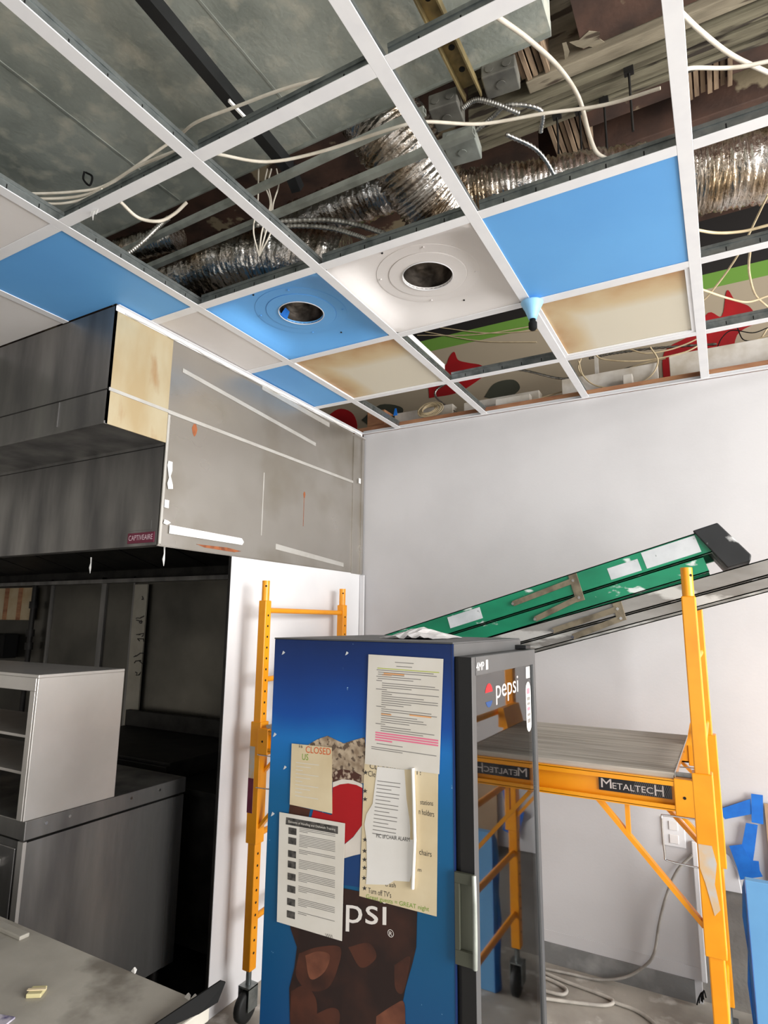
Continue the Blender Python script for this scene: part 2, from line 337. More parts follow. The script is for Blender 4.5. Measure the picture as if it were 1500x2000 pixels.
# base strip on the back wall
bb = MB().box(0.2, 1.57, YB-0.012, YB, 0.0, 0.095).build('baseboard_back', 'base_grey'); struct(bb, 'scuffed grey base strip on the white wall')
MB().box(XL, 1.60, YB-0.003, YB, 0.095, 0.15).build('trim_1', 'wall_grey_white'); struct(bpy.data.objects['trim_1'])
struct(MB().beam((XL+0.018,2.405,2.02),(XL+0.022,2.400,1.0),0.03,0.012,(0,1,0)).build('trim_5', 'wall_white'), 'white corner bead hanging below the stainless corner trim')
# wood top plate and wall-top clutter behind the drywall
tp = MB().box(-0.42, 6.6, 2.424, 2.64, 2.994, 3.05).build('trim_2', 'plate_wood'); struct(tp, 'reddish wooden top plate of the back wall')
struct(MB().box(1.600, 1.624, YB-0.02, YB, 0.10, 0.70).build('trim_3', 'wall_white', bevel=0.004), 'white corner strip beside the scaffold post')
struct(MB().prism([(1.624,YB-0.004,0.51),(1.624,YB-0.004,0.70),(1.70,YB-0.004,0.70),(1.755,YB-0.004,0.66),(1.785,YB-0.004,0.60),(1.795,YB-0.004,0.51)], (0,-0.012,0)).build('trim_4', 'wall_white', bevel=0.003), 'torn white drywall patch right of the scaffold post')

# ------------------------------------------------------------------ suspended ceiling grid
G = 0.61
grid = thing('ceiling_grid', (0.6, 0.3, ZC), 'white suspended ceiling grid of wide tees, half its cells open', 'ceiling grid')
FW = 0.040
def tee(name, a, b):
    a, b = v3(a), v3(b); d = (b-a).normalized(); s = Vector((-d.y, d.x, 0)); z = Vector((0,0,1))
    def pr(w0, w1, h0, h1):
        return [a+s*w0+z*h0, a+s*w1+z*h0, a+s*w1+z*h1, a+s*w0+z*h1]
    f = MB().prism(pr(-FW/2, FW/2, 0.0, 0.003), b-a).build(name, 'tee_white', grid, 0.0008, 1)
    g = MB().prism(pr(-0.0012, 0.0012, 0.003, 0.042), b-a); g.prism(pr(-0.0045, 0.0045, 0.040, 0.052), b-a)
    g.build('web', 'galv', f)
    L = (b-a).length; h = MB(); k = 0.08
    while k < L-0.04:
        for sg in (-1,1):
            p = a + d*k + s*(sg*0.0014) + z*0.024
            h.add([p-d*0.002-z*0.008, p+d*0.002-z*0.008, p+d*0.002+z*0.008, p-d*0.002+z*0.008], [(0,1,2,3) if sg < 0 else (3,2,1,0)])
        k += 0.102
    if L > 0.3: tag(h.build('web_slots', 'dark_hole', f), kind='stuff')
XG = {'F':-2*G,'E':-G, 'D':0.0, 'A':G, 'B':2*G, 'C':3*G, 'H':4*G}
for k, x in XG.items():
    y1 = YB-0.002; 
    if k in ('F','E'): y1 = 0.427
    tee('main_tee', (x, -2.5, ZC), (x, y1, ZC))
xs = [XG[k] for k in 'FEDABCH']
for j in range(-3, 4):
    y = j*G
    for i in range(len(xs)-1):
        xa, xb = xs[i]+FW/2, xs[i+1]-FW/2
        if xs[i] < -0.9 and j > 0: continue
        if xs[i] < -0.3 and y > 0.43: xa = XL+0.008
        tee('cross_tee', (xa, y, ZC+0.0002), (xb, y, ZC+0.0002))
# wall angles
wa = MB().box(XL, 4.6, YB-0.022, YB-0.001, ZC-0.002, ZC+0.0); wa.box(XL, 4.6, YB-0.003, YB-0.001, ZC-0.002, ZC+0.022)
wa.build('wall_angle', 'tee_white', grid)
wa = MB().box(XL+0.001, XL+0.02, 0.43, 2.4, ZC-0.003, ZC-0.001); wa.box(XL+0.001, XL+0.003, 0.43, 2.4, ZC-0.024, ZC-0.001)
wa.build('wall_angle', 'tee_white', grid)

TT = 0.014
def tile(name, x0, x1, y0, y1, m, label, z0=ZC+0.004):
    o = MB().box(x0, x1, y0, y1, z0, z0+TT).build(name, m, None, 0.001, 1); tag(o, label, 'ceiling tile'); return o
g_ = 0.006
def cell(i, j): return xs[i]+g_, xs[i+1]-g_, j*G+g_, (j+1)*G-g_
tile('ceiling_tile', *cell(1,-1), 'tile_white', 'white ceiling tile at the left edge, beside the blue tile')
tile('ceiling_tile', xs[0]+g_, xs[1]-g_, 0+g_, 0.427, 'tile_white', 'white ceiling tile farthest left, above the dark hood front')
tile('ceiling_tile', xs[0]+g_, xs[1]-g_, -G+g_, -g_, 'tile_white', 'white ceiling tile cut by the left picture edge')
# blue tile notched around the hood box
x0, x1, y0, y1 = cell(1,0)
b = MB().prism([(x0,y0,ZC+0.004),(x1,y0,ZC+0.004),(x1,y1,ZC+0.004),(XL+0.004,y1,ZC+0.004),(XL+0.004,0.427,ZC+0.004),(x0,0.427,ZC+0.004)], (0,0,TT))
tag(b.build('ceiling_tile', 'tile_blue', None, 0.001, 1), 'blue ceiling tile notched around the hood corner', 'ceiling tile')
tile('ceiling_tile', XL+0.006, -g_, G+g_, 2*G-g_, 'tile_white', 'narrow white ceiling tile along the stainless panel')
tile('ceiling_tile', XL+0.006, -g_, 2*G+g_, 3*G-g_, 'tile_blue', 'narrow blue ceiling tile at the end of the stainless panel')
tile('ceiling_tile', *cell(4,1), 'tile_blue', 'large plain blue ceiling tile beside the white light pan')

def can_tile(i, j, m, label, tapebit=False):
    x0, x1, y0, y1 = cell(i, j); cx, cy = (x0+x1)/2, (y0+y1)/2; w = (x1-x0)/2; ZR = ZC+0.052; zb = ZC+0.004
    t = thing('light_pan', (cx, cy, zb), label, 'light fixture')
    n = 48; rings = []
    def ring(kind, r, z):
        out = []
        for k in range(n):
            a = 2*math.pi*(k+0.5)/n; c, s = math.cos(a), math.sin(a)
            q = 1/max(abs(c), abs(s))                      # square
            rr = r*(q*kind + (1-kind))                     # blend square -> circle
            out.append(Vector((cx+c*rr, cy+s*rr, z)))
        return out
    prof = [(1,w,zb),(1,w-0.012,zb),(0.93,w-0.022,zb+0.006),(0.8,w-0.045,zb+0.022),(0.6,w-0.062,zb+0.038),(0.3,w-0.082,ZR-0.003),(0.0,0.205,ZR),(0,0.105,ZR)]
    b = MB()
    for kd, r_, z in prof: rings.append(ring(kd, r_, z))
    vs = [p for q in rings for p in q]
    b.add(vs, [(a*n+(k+1)%n, a*n+k, (a+1)*n+k, (a+1)*n+(k+1)%n) for a in range(len(prof)-1) for k in range(n)], True)
    p = b.build('pan', m, t)
    MB().lathe((cx,cy,ZR), [(0.152,0.0),(0.152,-0.003),(0.150,-0.0035),(0.103,-0.0045),(0.098,-0.0045),(0.096,0.004)], 48, 'z', False).build('trim_ring', m, t)
    MB().lathe((cx,cy,ZR), [(0.200,0.0),(0.1995,-0.0012),(0.154,-0.0012),(0.153,0.0)], 48, 'z', False).build('outer_ring', m, t)
    MB().lathe((cx,cy,ZR), [(0.0975,-0.003),(0.097,0.14),(0.0,0.14)], 32).build('can_housing', 'can_inside', t)
    MB().lathe((cx,cy,ZR), [(0.1005,-0.006),(0.0985,-0.009),(0.0965,-0.006)], 40).build('bright_lip', 'tee_white', t)
    for a in (20, 110, 200, 290): MB().disc((cx+0.185*math.cos(math.radians(a)), cy+0.185*math.sin(math.radians(a)), ZR-0.006), 0.004, (0,0,1), 8, 0.004).build('screw', m, t)
    for a, r_ in ((75,0.235),(250,0.235)):
        MB().disc((cx+r_*math.cos(math.radians(a)), cy+r_*math.sin(math.radians(a)), ZR-0.011), 0.004, (0,0,1), 6, 0.004).build('clip_slot', 'dark_hole', t)
    if tapebit:
        MB().prism([(cx-0.097,cy+0.02,ZR-0.004),(cx-0.093,cy-0.03,ZR-0.004),(cx-0.075,cy-0.02,ZR+0.03),(cx-0.083,cy+0.02,ZR+0.03)], (0.002,0,0.001)).build('tape_scrap', 'tape_blue', t)
can_tile(2, 1, 'tile_blue', 'blue recessed light pan with a dark round hole', True)
can_tile(3, 1, 'tile_white', 'white recessed light pan with a dark round hole')

def stained_mat(name, ax0, ax1, ay0, ay1):
    m = bpy.data.materials.new(name); m.use_nodes = True; n = m.node_tree.nodes; L = m.node_tree.links
    b = n['Principled BSDF']; b.inputs['Roughness'].default_value = 0.4
    tc = n.new('ShaderNodeTexCoord'); sp = n.new('ShaderNodeSeparateXYZ'); L.new(tc.outputs['Object'], sp.inputs[0])
    nz = n.new('ShaderNodeTexNoise'); nz.inputs['Scale'].default_value = 5; nz.inputs['Detail'].default_value = 5; L.new(tc.outputs['Object'], nz.inputs['Vector'])
    def edge(sock, a, b_):
        mr = n.new('ShaderNodeMapRange'); mr.inputs[1].default_value = a; mr.inputs[2].default_value = b_; L.new(sock, mr.inputs[0]); return mr.outputs[0]
    e1 = edge(sp.outputs[1], -0.06, -0.29); e2 = edge(sp.outputs[0], -0.12, -0.30)
    mx = n.new('ShaderNodeMath'); mx.operation = 'MAXIMUM'; L.new(e1, mx.inputs[0]); L.new(e2, mx.inputs[1])
    ad = n.new('ShaderNodeMath'); ad.operation = 'MULTIPLY'; L.new(mx.outputs[0], ad.inputs[0])
    mr = edge(nz.outputs['Fac'], 0.05, 0.6); L.new(mr, ad.inputs[1])
    cr = n.new('ShaderNodeValToRGB'); e = cr.color_ramp.elements; e[0].color = (*lin((216,208,188)),1); e[1].color = (*lin((176,124,66)),1); k = e.new(0.3); k.color = (*lin((206,184,144)),1)
    L.new(ad.outputs[0], cr.inputs[0]); L.new(cr.outputs[0], b.inputs['Base Color']); MATS[name] = m
stained_mat('stained_lens', 0,0,0,0)
def lens(i, j, label, framed):
    x0, x1, y0, y1 = cell(i, j); t = thing('light_lens', ((x0+x1)/2, (y0+y1)/2, ZC+0.004), label, 'light panel')
    f = 0.03 if framed else 0.012
    bx('lens_sheet', 'stained_lens', t, x0+0.004, x1-0.004, y0+0.004, y1-0.004, ZC+0.011, ZC+0.016)
    for q in ((x0,x1,y0,y0+f),(x0,x1,y1-f,y1),(x0,x0+f,y0+f,y1-f),(x1-f,x1,y0+f,y1-f)):
        bx('frame_bar', 'tee_white', t, *q, ZC+0.0035, ZC+0.0105, 0.001)
    h = MB().box(x0+0.01,x1-0.01,y0+0.01,y1-0.01,ZC+0.10,ZC+0.102)
    for q in ((x0+0.006,x0+0.009,y0+0.01,y1-0.01),(x1-0.009,x1-0.006,y0+0.01,y1-0.01),(x0+0.01,x1-0.01,y0+0.006,y0+0.009),(x0+0.01,x1-0.01,y1-0.009,y1-0.006)): h.box(*q, ZC+0.017, ZC+0.10)
    h.build('fixture_housing', 'tee_white', t)
lens(2, 2, 'brown-stained translucent light panel beside the narrow blue tile', False)
lens(4, 2, 'brown-stained light panel in a white frame below the large blue tile', True)

# ------------------------------------------------------------------ exhaust hood and stainless end panel
YU, YH = 0.43, 0.735
hood = thing('exhaust_hood', (-2.0, 1.3, 2.03), 'long stainless kitchen exhaust hood with boxed top and end panels', 'exhaust hood')
bx('upper_front_panel', 'stainless_grimy', hood, -4.65, XL, YU, YU+0.01, 2.50, ZC-0.002)
bx('upper_seam', 'dark_iron', hood, -4.65, XL, YU-0.002, YU, 2.633, 2.637)
bx('upper_lip', 'stainless_grimy', hood, -4.65, XL, YU-0.006, YU+0.01, 2.488, 2.50)
bx('upper_joint', 'stainless_grimy', hood, -0.60, -0.594, YU-0.004, YU, 2.52, 2.63)
bx('underside_panel', 'stainless_grimy', hood, -4.65, XL-0.006, YU+0.01, YH, 2.493, 2.50)
bx('cream_side_cover', 'cream_metal', hood, XL-0.006, XL, YU, YH, 2.49, ZC-0.002)
bx('cream_ledge', 'strip_light', hood, XL, XL+0.004, YU+0.002, YH, 2.628, 2.642)
bx('front_panel', 'stainless_grimy', hood, -4.65, XL-0.003, YH, YH+0.008, 2.045, 2.495)
bx('front_lip', 'stainless_grimy', hood, -4.65, XL-0.003, YH, YH+0.05, 2.035, 2.045)
bx('front_top_seam', 'dark_iron', hood, -4.65, XL-0.003, YH-0.001, YH, 2.475, 2.479)
bx('end_panel', 'stainless_panel', hood, XL-0.008, XL, YH, 2.29, 2.03, 2.63)
bx('upper_end_panel', 'stainless_panel', hood, XL-0.008, XL-0.001, YH, 2.29, 2.63, ZC-0.003)
bx('end_seam_bar', 'strip_light', hood, XL, XL+0.005, YH, 2.29, 2.625, 2.642, 0.001)
bx('corner_edge', 'strip_light', hood, XL, XL+0.004, YH, YH+0.012, 2.04, 2.62)
bx('end_bottom_rail', 'stainless_panel', hood, XL, XL+0.003, YH+0.012, 2.28, 2.034, 2.06)
# long reveal strips left by removed trim
def strip_x(name, m, pts, t=0.0015, parent=hood, x=XL): return MB().prism([(x,y,z) for y,z in pts], (t,0,0)).build(name, m, parent)
strip_x('trim_ghost_strip', 'strip_light', [(0.80,2.845),(0.80,2.865),(1.86,2.79),(1.86,2.768)])
strip_x('trim_ghost_strip', 'strip_light', [(1.35,2.985),(1.35,2.955),(2.0,2.93),(2.0,2.96)])
strip_x('trim_ghost_strip', 'strip_light', [(1.52,2.10),(1.52,2.13),(2.2,2.085),(2.2,2.06)])
bx('weld_line', 'strip_light', hood, XL, XL+0.0012, 1.395, 1.402, 2.16, 2.50)
strip_x('rust_stain', 'rust', [(0.885,2.575),(0.878,2.60),(0.888,2.622),(0.902,2.624),(0.912,2.60),(0.906,2.575),(0.896,2.562)], 0.0008)
strip_x('rust_stain', 'rust', [(1.757,2.43),(1.752,2.45),(1.758,2.465),(1.768,2.465),(1.772,2.448),(1.766,2.428)], 0.0008)
bx('rust_run', 'rust', hood, XL, XL+0.0006, 1.759, 1.763, 2.26, 2.43)
strip_x('rust_stain', 'rust', [(0.95,2.062),(1.15,2.068),(1.25,2.06),(1.2,2.05),(1.0,2.052)], 0.004)
# corner trim between hood panel and back wall
bx('corner_trim', 'stainless_panel', hood, XL-0.002, XL+0.006, 2.29, 2.385, 2.025, 2.955, 0.001)
bx('corner_trim', 'stainless_panel', hood, XL-0.002, XL+0.016, 2.385, 2.41, 2.025, 2.955, 0.001)
bx('corner_cap', 'stainless', hood, XL-0.004, XL+0.03, 2.28, 2.41, 2.955, 2.962)
# glimmer drops and inner parts
bx('inner_top', 'dark_iron', hood, -4.65, XL-0.01, YH+0.01, 2.2, 2.47, 2.48)
bx('back_lip', 'stainless_grimy', hood, -4.65, -0.30, 2.12, 2.185, 2.0, 2.03)
bx('inner_back', 'dark_iron', hood, -4.65, -0.30, 2.185, 2.2, 2.03, 2.47)
for i in range(8):
    xa = -4.4+i*0.5
    MB().prism([(xa,1.0,2.42),(xa+0.48,1.0,2.42),(xa+0.48,2.16,2.10),(xa,2.16,2.10)], (0,0.006,0.02)).build('grease_filter', 'dark_iron', hood)
for xx, yy in ((-0.36,0.84),(-1.10,1.0)):  # small white drop shapes standing for light glimmers under the hood
    MB().tube([(xx,yy,2.04),(xx+0.003,yy,2.01),(xx,yy,1.985),(xx+0.004,yy,1.955)], [0.004,0.003,0.006,0.001], 6).build('glimmer_drop', 'tape_white', hood)
# maker badge on the hood front
bp = [at(243,1044,'y',YH-0.002), at(300,1041,'y',YH-0.002), at(300,1059,'y',YH-0.002), at(243,1062,'y',YH-0.002)]
bx0, bx1 = -0.475, -0.305; bz0, bz1 = 2.048, 2.094
bd = bx('maker_badge', 'badge_maroon', hood, bx0, bx1, YH-0.003, YH, bz0, bz1)
text('CAPTIVEAIRE', (bx0+0.008, YH-0.0036, bz0+0.013), (bx1-bx0-0.016,0,0), (0,0,0.023), 'badge_text', 'badge_lettering', bd)
bx('label_ghost', 'stainless_grimy', hood, -0.47, -0.33, YH-0.0015, YH, 2.105, 2.145)
# white tape left on the panel
tp_ = tag(strip_x('masking_tape', 'tape_white', [(0.785,2.09),(0.785,2.128),(1.245,2.125),(1.262,2.108),(1.25,2.092)], 0.001, None, XL+0.006), 'long white tape strip at the lower edge of the stainless panel', 'tape')
tag(strip_x('masking_tape', 'tape_white', [(0.748,2.39),(0.752,2.41),(0.775,2.41),(0.777,2.37),(0.770,2.345),(0.785,2.31),(0.788,2.29),(0.762,2.285),(0.755,2.31),(0.762,2.335)], 0.001, None, XL+0.006), 'torn white tape scrap on the upper panel edge near the hood corner', 'tape')
tag(strip_x('masking_tape', 'tape_white', [(0.748,2.20),(0.748,2.235),(0.772,2.235),(0.772,2.20)], 0.001, None, XL+0.006), 'small square of white tape on the stainless panel edge', 'tape')
tag(strip_x('masking_tape', 'tape_white', [(0.75,2.13),(0.755,2.148),(0.775,2.145),(0.79,2.138),(0.77,2.126)], 0.001, None, XL+0.006), 'smallest white tape blob just above the long tape strip', 'tape')
tag(strip_x('masking_tape', 'tape_white', [(2.34,2.635),(2.34,2.67),(2.365,2.67),(2.365,2.635)], 0.001, None, XL+0.017), 'small white tape piece on the corner trim beside the back wall', 'tape')
# ragged bead of white caulk along the ceiling line
pts = []
y = 0.47
while y < 2.38:
    pts.append((XL+0.010+random.uniform(-0.002,0.003), y, ZC-0.018+random.uniform(-0.004,0.003))); y += 0.05
tag(MB().tube(pts, [0.005*random.uniform(0.5,1.7) for _ in pts], 6).build('caulk_bead', 'tape_white'), 'ragged white caulk bead along the top of the stainless panel', 'caulk')

# ------------------------------------------------------------------ things on the recess wall
ht = tag(MB().box(-2.20, -2.055, 2.172, 2.184, 0.9, 1.985).build('marked_strip', 'handwritten_tape'), 'pale vertical metal strip with dark handwriting on the recess wall', 'metal strip')
scr = MB()
for i, z in enumerate((1.88,1.74,1.70,1.60,1.56,1.45,1.40,1.31)):
    p = [(-2.16+0.07*random.random()+k*0.012, 2.1705, z+random.uniform(-0.016,0.016)) for k in range(6)]
    scr.tube(p, 0.004, 4)
tag(scr.build('handwriting', 'ink', ht), kind='stuff')
wbd = tag(MB().box(-4.05, -3.50, 2.16, 2.184, 1.70, 1.985).build('wall_board', 'wall_board'), 'cream and brown board high on the recess wall at the left edge', 'board')
for xa in (-3.93,-3.72): bx('brown_slat', 'plate_wood', wbd, xa, xa+0.05, 2.150, 2.16, 1.70, 1.985)
sb = thing('black_wall_box', (-3.82, 2.12, 1.37), 'black box on the recess wall left of the pipe', 'box')
bx('box_body', 'plastic_black', sb, -3.95, -3.69, 2.06, 2.184, 1.37, 1.58, 0.01)
bx('box_lid', 'plastic_black', sb, -3.96, -3.68, 2.05, 2.06, 1.39, 1.57, 0.004)
gp = thing('gas_pipe', (-3.44, 2.13, 0.9), 'dark vertical pipe with fittings on the recess wall', 'pipe')
MB().tube([(-3.44,2.13,0.9),(-3.44,2.13,2.0)], 0.022, 10).build('pipe_run', 'dark_iron', gp)
for z in (1.45,1.56,1.80): MB().tube([(-3.44,2.13,z),(-3.44,2.13,z+0.06)], 0.034, 10).build('pipe_coupling', 'dark_iron', gp)

# ------------------------------------------------------------------ kitchen equipment under the hood
XE = -0.6
eq = thing('equipment_base', (-1.3, 0.88, 0.0), 'grimy stainless equipment cabinet under the pass shelf', 'cabinet')
bx('body', 'stainless_grimy', eq, -2.0, XE, 0.485, 1.277, 0.12, 0.865)
bx('worktop', 'stainless_grimy', eq, -2.0, XE+0.006, 0.476, 1.285, 0.875, 0.945, 0.003)
bx('side_trim', 'stainless_grimy', eq, XE, XE+0.004, 1.21, 1.277, 0.12, 0.865)
bx('front_post', 'stainless', eq, XE-0.03, XE+0.004, 0.476, 0.49, 0.12, 0.87)
for xa in (-1.95, XE-0.06):
    for ya in (0.52, 1.22): MB().tube([(xa,ya,0),(xa,ya,0.12)], 0.02, 10).build('leg', 'dark_iron', eq)
for ya in (0.56,0.66,0.96,1.12): MB().disc((XE+0.006, ya, 0.92), 0.006, (1,0,0), 8, 0.004).build('screw', 'chrome', eq)
for i in range(3):
    d = bx('drawer_front', 'stainless_grimy', eq, -1.98+i*0.45, -1.55+i*0.45, 0.478, 0.485, 0.2, 0.84, 0.003)
    bx('drawer_pull', 'stainless', d, -1.90+i*0.45, -1.63+i*0.45, 0.462, 0.478, 0.76, 0.79, 0.003)
ps = thing('pass_shelf', (-1.3, 0.67, 0.945), 'bright stainless pass shelf box standing on the equipment cabinet', 'shelf')
bx('side_panel', 'stainless', ps, XE-0.012, XE, 0.47, 0.875, 0.945, 1.482, 0.002)
bx('side_panel', 'stainless', ps, -2.0, -1.988, 0.47, 0.875, 0.945, 1.482, 0.002)
bx('top_panel', 'stainless', ps, -2.0, XE, 0.47, 0.875, 1.482, 1.495, 0.002)
bx('top_front_rail', 'stainless', ps, -1.988, XE-0.012, 0.468, 0.478, 1.43, 1.482, 0.002)
bx('front_post', 'stainless', ps, XE-0.045, XE-0.012, 0.468, 0.478, 0.945, 1.43, 0.002)
for z in (1.10, 1.24): bx('inner_shelf', 'stainless', ps, -1.988, XE-0.05, 0.50, 0.86, z, z+0.012, 0.002)
st = thing('griddle_stand', (-1.3, 1.78, 0.0), 'dark low equipment stand at the back of the recess', 'stand')
bx('stand_top', 'dark_iron', st, -2.1, -0.42, 1.40, 2.15, 0.82, 0.85, 0.004)
bx('stand_body', 'dark_iron', st, -2.1, -0.44, 1.43, 2.15, 0.1, 0.82)
for xa in (-2.05,-0.46):
    for ya in (1.44,2.1): MB().tube([(xa,ya,0),(xa,ya,0.82)], 0.02, 10).build('leg', 'dark_iron', st)
gr = thing('griddle', (-1.5, 1.79, 0.85), 'black flat-top griddle on the dark stand', 'griddle')
bx('plate', 'dark_iron', gr, -2.1, -0.875, 1.43, 2.14, 0.852, 0.95, 0.006)
bx('back_splash', 'dark_iron', gr, -2.1, -0.875, 2.10, 2.14, 0.95, 1.06, 0.004)
bx('front_rail', 'dark_iron', gr, -2.1, -0.875, 1.405, 1.43, 0.90, 0.935, 0.004)
# foreground counter
ct = thing('prep_counter', (0.0, -0.2, 0.0), 'grey dusty prep counter at the bottom left', 'counter')
bx('counter_top', 'counter_grey', ct, -1.6, 0.66, -0.45, 0.20, 0.765, 0.80, 0.004)
bx('counter_body', 'stainless_grimy', ct, -1.58, 0.60, -0.40, 0.17, 0.1, 0.765)
for xa in (-1.5,0.55):
    for ya in (-0.36,0.12): MB().tube([(xa,ya,0),(xa,ya,0.1)], 0.02, 10).build('leg', 'dark_iron', ct)
bx('raised_edge', 'counter_grey', ct, -1.6, -0.03, 0.14, 0.17, 0.80, 0.812, 0.003)
cb = thing('foil_cube', (0.257,0.02,0.80), 'small yellowish folded square lying on the grey counter', 'wrapper')
M_ = Matrix.Translation((0.257,0.015,0.80)) @ Matrix.Rotation(0.6,4,'Z')
MB().box(-0.018,0.018,-0.018,0.018,0,0.010,M_).build('wrapper_block', 'wax', cb, 0.002)
MB().box(-0.022,0.022,-0.004,0.004,0.010,0.012,M_).build('wrapper_fold', 'paper_cream', cb)
pp = MB()
pp.box(-0.05,0.05,-0.05,0.035,0,0.004, Matrix.Translation((0.27,-0.115,0.801)) @ Matrix.Rotation(0.3,4,'Z'))
mat('purple_paper', (190,184,196), 0.6, c2=(74,66,112), scale=14, lo=0.48, hi=0.56)
tag(pp.build('printed_packet', 'purple_paper'), 'white and purple printed packet at the bottom left corner', 'packet')
tr = thing('black_board', (0.655,0.16,0.80), 'black sheet standing at the counter end', 'sheet')
MB().prism([(0.610,0.02,0.802),(0.662,0.16,0.802),(0.668,0.215,0.802),(0.672,0.235,0.838),(0.668,0.222,0.846),(0.655,0.17,0.838),(0.620,0.06,0.815)], (0.004,-0.002,0)).build('sheet_panel', 'plastic_black', tr)
MB().box(0.61,0.66,0.03,0.05,0.801,0.806).build('sheet_foot', 'plastic_black', tr)
for i, (px, py) in enumerate(((260,1899),(365,1950),(378,1952))):
    p = at(px, py, 'z', 0.80)
    b = MB().prism([p+Vector((-0.009,0,0)), p+Vector((0.009,-0.003,0)), p+Vector((0.007,0.002,0.006)), p+Vector((-0.001,0.002,0.010)), p+Vector((-0.006,0.001,0.004))], (0,0.004,0.0))
    tag(b.build('paper_scrap', 'paper_white'), ('white torn paper scrap at the middle of the counter edge', 'left one of two white scraps near the counter end', 'right one of two white scraps near the counter end')[i], 'paper scrap')

# ------------------------------------------------------------------ glass-door cooler
FX0, FX1, FY0, FY1, FZ = 0.675, 1.232, 0.37, 0.93, 1.667
fr = thing('drink_cooler', ((FX0+FX1)/2, (FY0+FY1)/2, 0.0), 'tall blue glass-door drink cooler covered with papers', 'cooler')
ramp_mat('cooler_graphic', 'z', [(0.0,(12,60,108)),(0.7,(14,72,122)),(1.05,(12,86,128)),(1.26,(14,98,150)),(1.40,(24,114,190)),(1.47,(14,76,160)),(1.58,(14,54,122)),(1.667,(12,40,92))], 0.38, noise=0.10, nscale=3.5, speck=(60,0.74,(150,190,220)))
c = MB()
t_ = 0.03
c.box(FX0,FX1,FY0,FY0+t_,0.10,FZ); c.box(FX0,FX1,FY1-t_,FY1,0.10,FZ); c.box(FX0,FX0+t_,FY0+t_,FY1-t_,0.10,FZ)
c.box(FX0+t_,FX1,FY0+t_,FY1-t_,FZ-0.05,FZ); c.box(FX0+t_,FX1,FY0+t_,FY1-t_,0.10,0.2)
c.build('cabinet', 'cooler_graphic', fr, 0.002)
c = MB().box(FX0+t_,FX0+t_+0.003,FY0+t_,FY1-t_,0.2,FZ-0.05); c.box(FX0+t_,FX1-0.02,FY0+t_,FY0+t_+0.003,0.2,FZ-0.05); c.box(FX0+t_,FX1-0.02,FY1-t_-0.003,FY1-t_,0.2,FZ-0.05)
c.build('liner', 'liner', fr)
for z in (0.56,0.745,0.885,1.02,1.40):
    s_ = MB()
    for k in range(9): s_.tube([(FX0+0.05,FY0+0.05+k*0.057,z),(FX1-0.04,FY0+0.05+k*0.057,z)], 0.002, 5)
    s_.tube([(FX1-0.04,FY0+0.04,z),(FX1-0.04,FY1-0.04,z)], 0.004, 6)
    s_.build('wire_shelf', 'galv', fr)
bx('top_cover', 'fridge_grey', fr, FX0-0.001, FX1+0.002, FY0-0.001, FY1, FZ, FZ+0.004, 0.001)
bx('front_frame_strip', 'fridge_grey', fr, FX1, FX1+0.004, FY0, FY1, FZ-0.03, FZ)
bx('corner_edge', 'fridge_blue_edge', fr, FX1-0.001, FX1+0.003, FY0-0.001, FY0+0.004, 0.1, FZ)
bx('plinth', 'fridge_black', fr, FX0+0.02, FX1-0.01, FY0+0.02, FY1-0.02, 0.0, 0.10)
bx('gasket', 'fridge_black', fr, FX1, FX1+0.016, FY0+0.010, FY1-0.01, 0.12, FZ-0.03)
DX0, DX1, DZ = FX1+0.014, 1.282, 1.637
dr = bx('door', 'fridge_black', fr, DX0, DX1-0.012, FY0+0.002, FY0+0.05, 0.12, DZ, 0.002)
d2 = MB().box(DX0,DX1-0.012,FY1-0.05,FY1,0.12,DZ); d2.box(DX0,DX1-0.012,FY0+0.05,FY1-0.05,0.12,0.2); d2.box(DX0,DX1-0.012,FY0+0.05,FY1-0.05,DZ-0.05,DZ)
d2.build('door_back_frame', 'fridge_black', dr)
f = 0.022
for q in ((FY0,FY0+f+0.006,0.12,DZ),(FY1-f,FY1+0.002,0.12,DZ),(FY0+f,FY1-f,DZ-0.046,DZ),(FY0+f,FY1-f,0.12,0.19)):
    bx('door_frame_bar', 'fridge_grey', dr, DX1-0.013, DX1, *q, 0.0015)
bx('door_glass', 'door_glass', dr, DX1-0.009, DX1-0.006, FY0+f, FY1-f, 0.19, DZ-0.046)
bx('frame_side', 'fridge_black', dr, DX0+0.002, DX1-0.0005, FY0-0.002, FY0, 0.12, DZ)
bx('hinge', 'fridge_black', fr, FX1+0.002, DX1-0.01, FY1-0.06, FY1-0.01, DZ+0.002, DZ+0.014, 0.002)
# recessed pull on the door edge
hz0, hz1 = 0.965, 1.155
hx = 1.236
hd = MB()
hd.box(hx,hx+0.046,FY0-0.012,FY0-0.002,hz0,hz0+0.03); hd.box(hx,hx+0.046,FY0-0.012,FY0-0.002,hz1-0.022,hz1); hd.box(hx,hx+0.012,FY0-0.012,FY0-0.002,hz0+0.03,hz1-0.022)
hd.box(hx+0.012,hx+0.044,FY0-0.004,FY0-0.002,hz0+0.03,hz1-0.022)
hdo = hd.build('door_pull', 'handle_olive', dr, 0.003)
MB().tube(spline([(hx+0.047,FY0-0.010,hz0),(hx+0.051,FY0-0.018,hz0+0.05),(hx+0.052,FY0-0.02,(hz0+hz1)/2),(hx+0.051,FY0-0.018,hz1-0.04),(hx+0.047,FY0-0.010,hz1)],6), 0.0055, 8).build('pull_lip', 'galv_dull', hdo)
